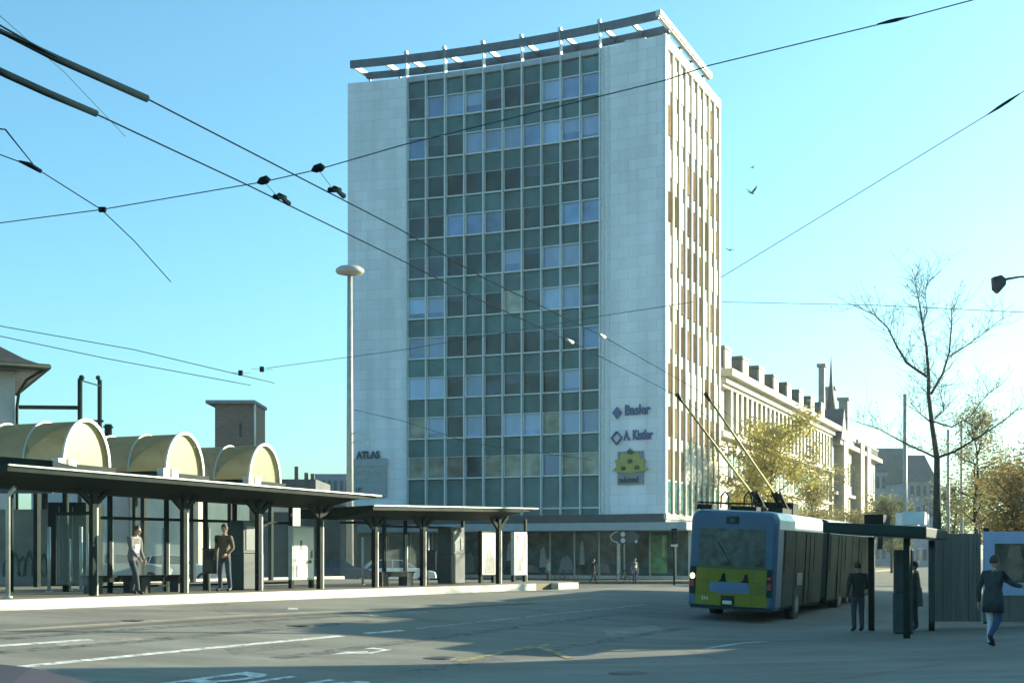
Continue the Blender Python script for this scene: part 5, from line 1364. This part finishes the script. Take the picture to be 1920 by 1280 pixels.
def leafmesh(pts, n, spread, size, rng, fade=None):
    mb = MB()
    for i in range(n):
        c = rng.choice(pts)+Vector((rng.gauss(0, spread), rng.gauss(0, spread), rng.gauss(0, spread*.8)))
        a = Vector((rng.gauss(0, 1), rng.gauss(0, 1), rng.gauss(0, 1))).normalized(); b = a.orthogonal().normalized()
        s_ = size*rng.uniform(.6, 1.4)
        k = len(mb.v); mb.v += [c-a*s_, c+b*s_*.55, c+a*s_, c-b*s_*.55]; mb.f.append([k, k+1, k+2, k+3]); mb.sm.append(False)
    return mb
def pmesh(mb, name, m, parent):
    me = bpy.data.meshes.new(name); me.from_pydata([tuple(v) for v in mb.v], [], mb.f); me.materials.append(m)
    o = bpy.data.objects.new(name, me); C.objects.link(o); o.parent = parent; return o
# the tall bare tree
rng = random.Random(11); D = 56
b0 = W(1757, 1042, D); gx = gz(b0.x, D)
t = thing('bare_tree', 'tall bare tree with spreading dark limbs rising behind the stop shelter', 'tree', (b0.x, D, gx))
org = Vector((b0.x, D, gx))
def TP(px, py, dy=0): return W(px, py, D+dy)-org
mb = MB(); tr = [Vector((0, 0, 0)), TP(1757, 975), TP(1757, 860, .1), TP(1748, 800, .2), TP(1741, 740, .1), TP(1741, 700), TP(1737, 650, -.1), TP(1729, 600), TP(1722, 560, .1), TP(1715, 525, .1)]
mb.tube(tr, [.22, .17, .125, .10, .082, .07, .055, .04, .024, .010], 10); mb.build('trunk', M['bark'], t)
limbs = [([(1741, 708), (1700, 680), (1682, 650), (1665, 615), (1640, 590), (1600, 572)], .06, -1), ([(1746, 738), (1768, 700), (1780, 660), (1785, 600), (1783, 580)], .06, 1), ([(1780, 668), (1812, 648), (1850, 620), (1880, 596)], .035, 1.4),
         ([(1756, 858), (1735, 848), (1700, 832), (1650, 805), (1605, 790)], .05, 1.5), ([(1757, 858), (1790, 846), (1830, 822), (1880, 790), (1910, 765)], .06, -1.3), ([(1744, 790), (1725, 775), (1708, 755)], .035, 2), ([(1745, 790), (1770, 770), (1764, 740), (1766, 720)], .03, -2), ([(1729, 620), (1737, 585), (1735, 545), (1738, 530)], .02, .6), ([(1750, 790), (1785, 800), (1820, 780), (1850, 740), (1868, 728)], .035, 1)]
lv = []
for pth, r_, dy in limbs:
    pts = [TP(px, py, dy*i/len(pth)*1.6) for i, (px, py) in enumerate(pth)]
    mb = MB(); n = len(pts); mb.tube(pts, [max(.008, r_*(1-.8*i/(n-1))) for i in range(n)], 7, cap=False)
    for i in range(1, n):
        for q in range(8):
            dd = ((pts[i]-pts[i-1]).normalized()*.5+Vector((rng.uniform(-1, 1), rng.uniform(-1, 1), rng.uniform(-.3, .8)))*.7).normalized()
            twig(mb, pts[i].lerp(pts[i-1], rng.random()), dd, rng.uniform(.6, 1.5), .011, 2, rng, lv)
    mb.build('limb', M['bark'], t)
mb = MB()
for i in range(4, 10):
    for q in range(8):
        twig(mb, tr[i], Vector((rng.uniform(-1, 1), rng.uniform(-1, 1), rng.uniform(.1, 1))).normalized(), rng.uniform(.6, 1.3), .011, 2, rng, lv)
mb.build('twigs', M['bark'], t)
pmesh(leafmesh(lv, 900, .12, .05, rng), 'last_leaves', M['leafo'], t)

def tree(px, d, pytop, wpx, label, leaf, n, seed, name='autumn_tree', size=.11, pyl=None, base_h=.3, trunkr=.16, dens=1.0, bark='bark', spread=.45):
    rng = random.Random(seed); x = (px-HX)/F*d; g = gz(x, d)
    H = W(px, pytop, d).z-g; wr = wpx/F*d/2
    t = thing(name, label, 'tree', (x, d, g), 0, 'autumn trees along the street')
    mb = MB(); sp_ = []
    p = Vector((0, 0, 0)); pts = [p]
    for i in range(6):
        pts.append(Vector((rng.uniform(-.12, .12)*i*.5, rng.uniform(-.12, .12)*i*.5, H*.85*(i+1)/6)))
    mb.tube(pts, [trunkr*(1-.14*i) for i in range(7)], 8); mb.build('trunk', M[bark], t)
    mb = MB()
    for k in range(16):
        z = H*(base_h+.55*k/16+rng.uniform(0, .05)); a = k*2.4+rng.uniform(-.4, .4)
        fr = math.sin(math.pi*min(1, .18+.75*(z/H-base_h)/(1-base_h)))
        L = wr*fr*rng.uniform(.65, 1.1)
        twig(mb, Vector((0, 0, z)), Vector((math.cos(a), math.sin(a), rng.uniform(.25, .8))).normalized(), max(.8, L), trunkr*.4, 1, rng, sp_)
    mb.build('limbs', M[bark], t)
    pmesh(leafmesh(sp_, n, spread, size, rng), 'crown', M[leaf], t)
    return t
tree(1448, 112, 772, 175, 'yellow-green tree in front of the cream terrace, behind the bus', 'leafy', 6800, 5, size=.17, base_h=.22, spread=.55)
tree(1392, 122, 905, 70, 'small pale yellow tree beside the tower, left of the yellow-green tree', 'leafy', 2200, 6, size=.15, base_h=.3)
tree(1520, 128, 868, 110, 'thinner yellow-green tree in front of the far end of the cream terrace', 'leafo', 3200, 9, size=.16, base_h=.25)
tree(1830, 74, 738, 130, 'olive tree with a tall thin crown right of the bare tree', 'leafo', 5200, 21, size=.075, base_h=.3, spread=.35)
tree(1905, 66, 838, 150, 'rusty-leaved tree above the billboard at the right edge', 'leafr', 7500, 22, size=.09, base_h=.2, spread=.4)
tree(1868, 90, 850, 120, 'dense olive tree between the thin olive tree and the rusty one', 'leafo', 5500, 23, size=.11, base_h=.2)
tree(1672, 150, 905, 90, 'dull green tree far down the street behind the stop shelter', 'leafg', 3500, 24, size=.2, base_h=.15)
tree(1612, 165, 930, 60, 'small dull green tree in front of the ornate terrace', 'leafo', 1800, 25, size=.2, base_h=.15)
tree(1790, 120, 880, 90, 'dull green tree behind the two pale masts', 'leafg', 2600, 26, size=.15, base_h=.2)

# ------------------------------------------------------------------ morning haze
mb = MB(); mb.box(-530, 530, -120, 1010, -1.4, 48); hz = mb.build('haze', None); hz['kind'] = 'stuff'
hm = bpy.data.materials.new('haze_air'); hm.use_nodes = True; hn = hm.node_tree; hn.nodes.remove(hn.nodes['Principled BSDF'])
pv = hn.nodes.new('ShaderNodeVolumePrincipled'); pv.inputs['Density'].default_value = .00018; pv.inputs['Color'].default_value = (.86, .97, 1, 1); pv.inputs['Anisotropy'].default_value = .5
hn.links.new(pv.outputs[0], hn.nodes['Material Output'].inputs['Volume']); hz.data.materials.append(hm)
# ------------------------------------------------------------------ sky, sun, camera
w = bpy.data.worlds.new('World'); S.world = w; w.use_nodes = True
nt = w.node_tree; N = nt.nodes; L = nt.links; bgn = N['Background']
sk = N.new('ShaderNodeTexSky'); sk.sky_type = 'NISHITA'; sk.sun_disc = False
sk.sun_elevation = SUN_EL; sk.sun_rotation = math.pi/2-SUN_AZ; sk.altitude = 300
sk.air_density = 1.0; sk.dust_density = 2.2; sk.ozone_density = 1.8
mx = N.new('ShaderNodeMix'); mx.data_type = 'RGBA'; mx.blend_type = 'MULTIPLY'; mx.inputs['Factor'].default_value = 1
mx.inputs['B'].default_value = (.63, 1.08, 1.12, 1)
L.new(sk.outputs['Color'], mx.inputs['A']); L.new(mx.outputs['Result'], bgn.inputs['Color']); bgn.inputs['Strength'].default_value = .098
sl = bpy.data.lights.new('sun', 'SUN'); sl.energy = 5.0; sl.angle = R(.5); sl.color = (1.0, .91, .69)
so = bpy.data.objects.new('sun', sl); C.objects.link(so)
sdir = Vector((math.cos(SUN_AZ)*math.cos(SUN_EL), math.sin(SUN_AZ)*math.cos(SUN_EL), math.sin(SUN_EL)))
so.rotation_euler = sdir.to_track_quat('Z', 'Y').to_euler(); so.location = (60, 40, 60)
cam = bpy.data.cameras.new('camera'); co = bpy.data.objects.new('camera', cam); C.objects.link(co)
co.location = (0, 0, CZ); co.rotation_euler = (math.pi/2, 0, 0)
cam.lens = F/1920*36; cam.sensor_width = 36; cam.shift_y = (HY-640)/1920; cam.clip_end = 4000; cam.clip_start = .1
S.camera = co
S.view_settings.view_transform = 'Standard'; S.view_settings.look = 'None'; S.view_settings.exposure = 1.52; S.view_settings.gamma = 1
S.cycles.max_bounces = 6; S.cycles.transparent_max_bounces = 12
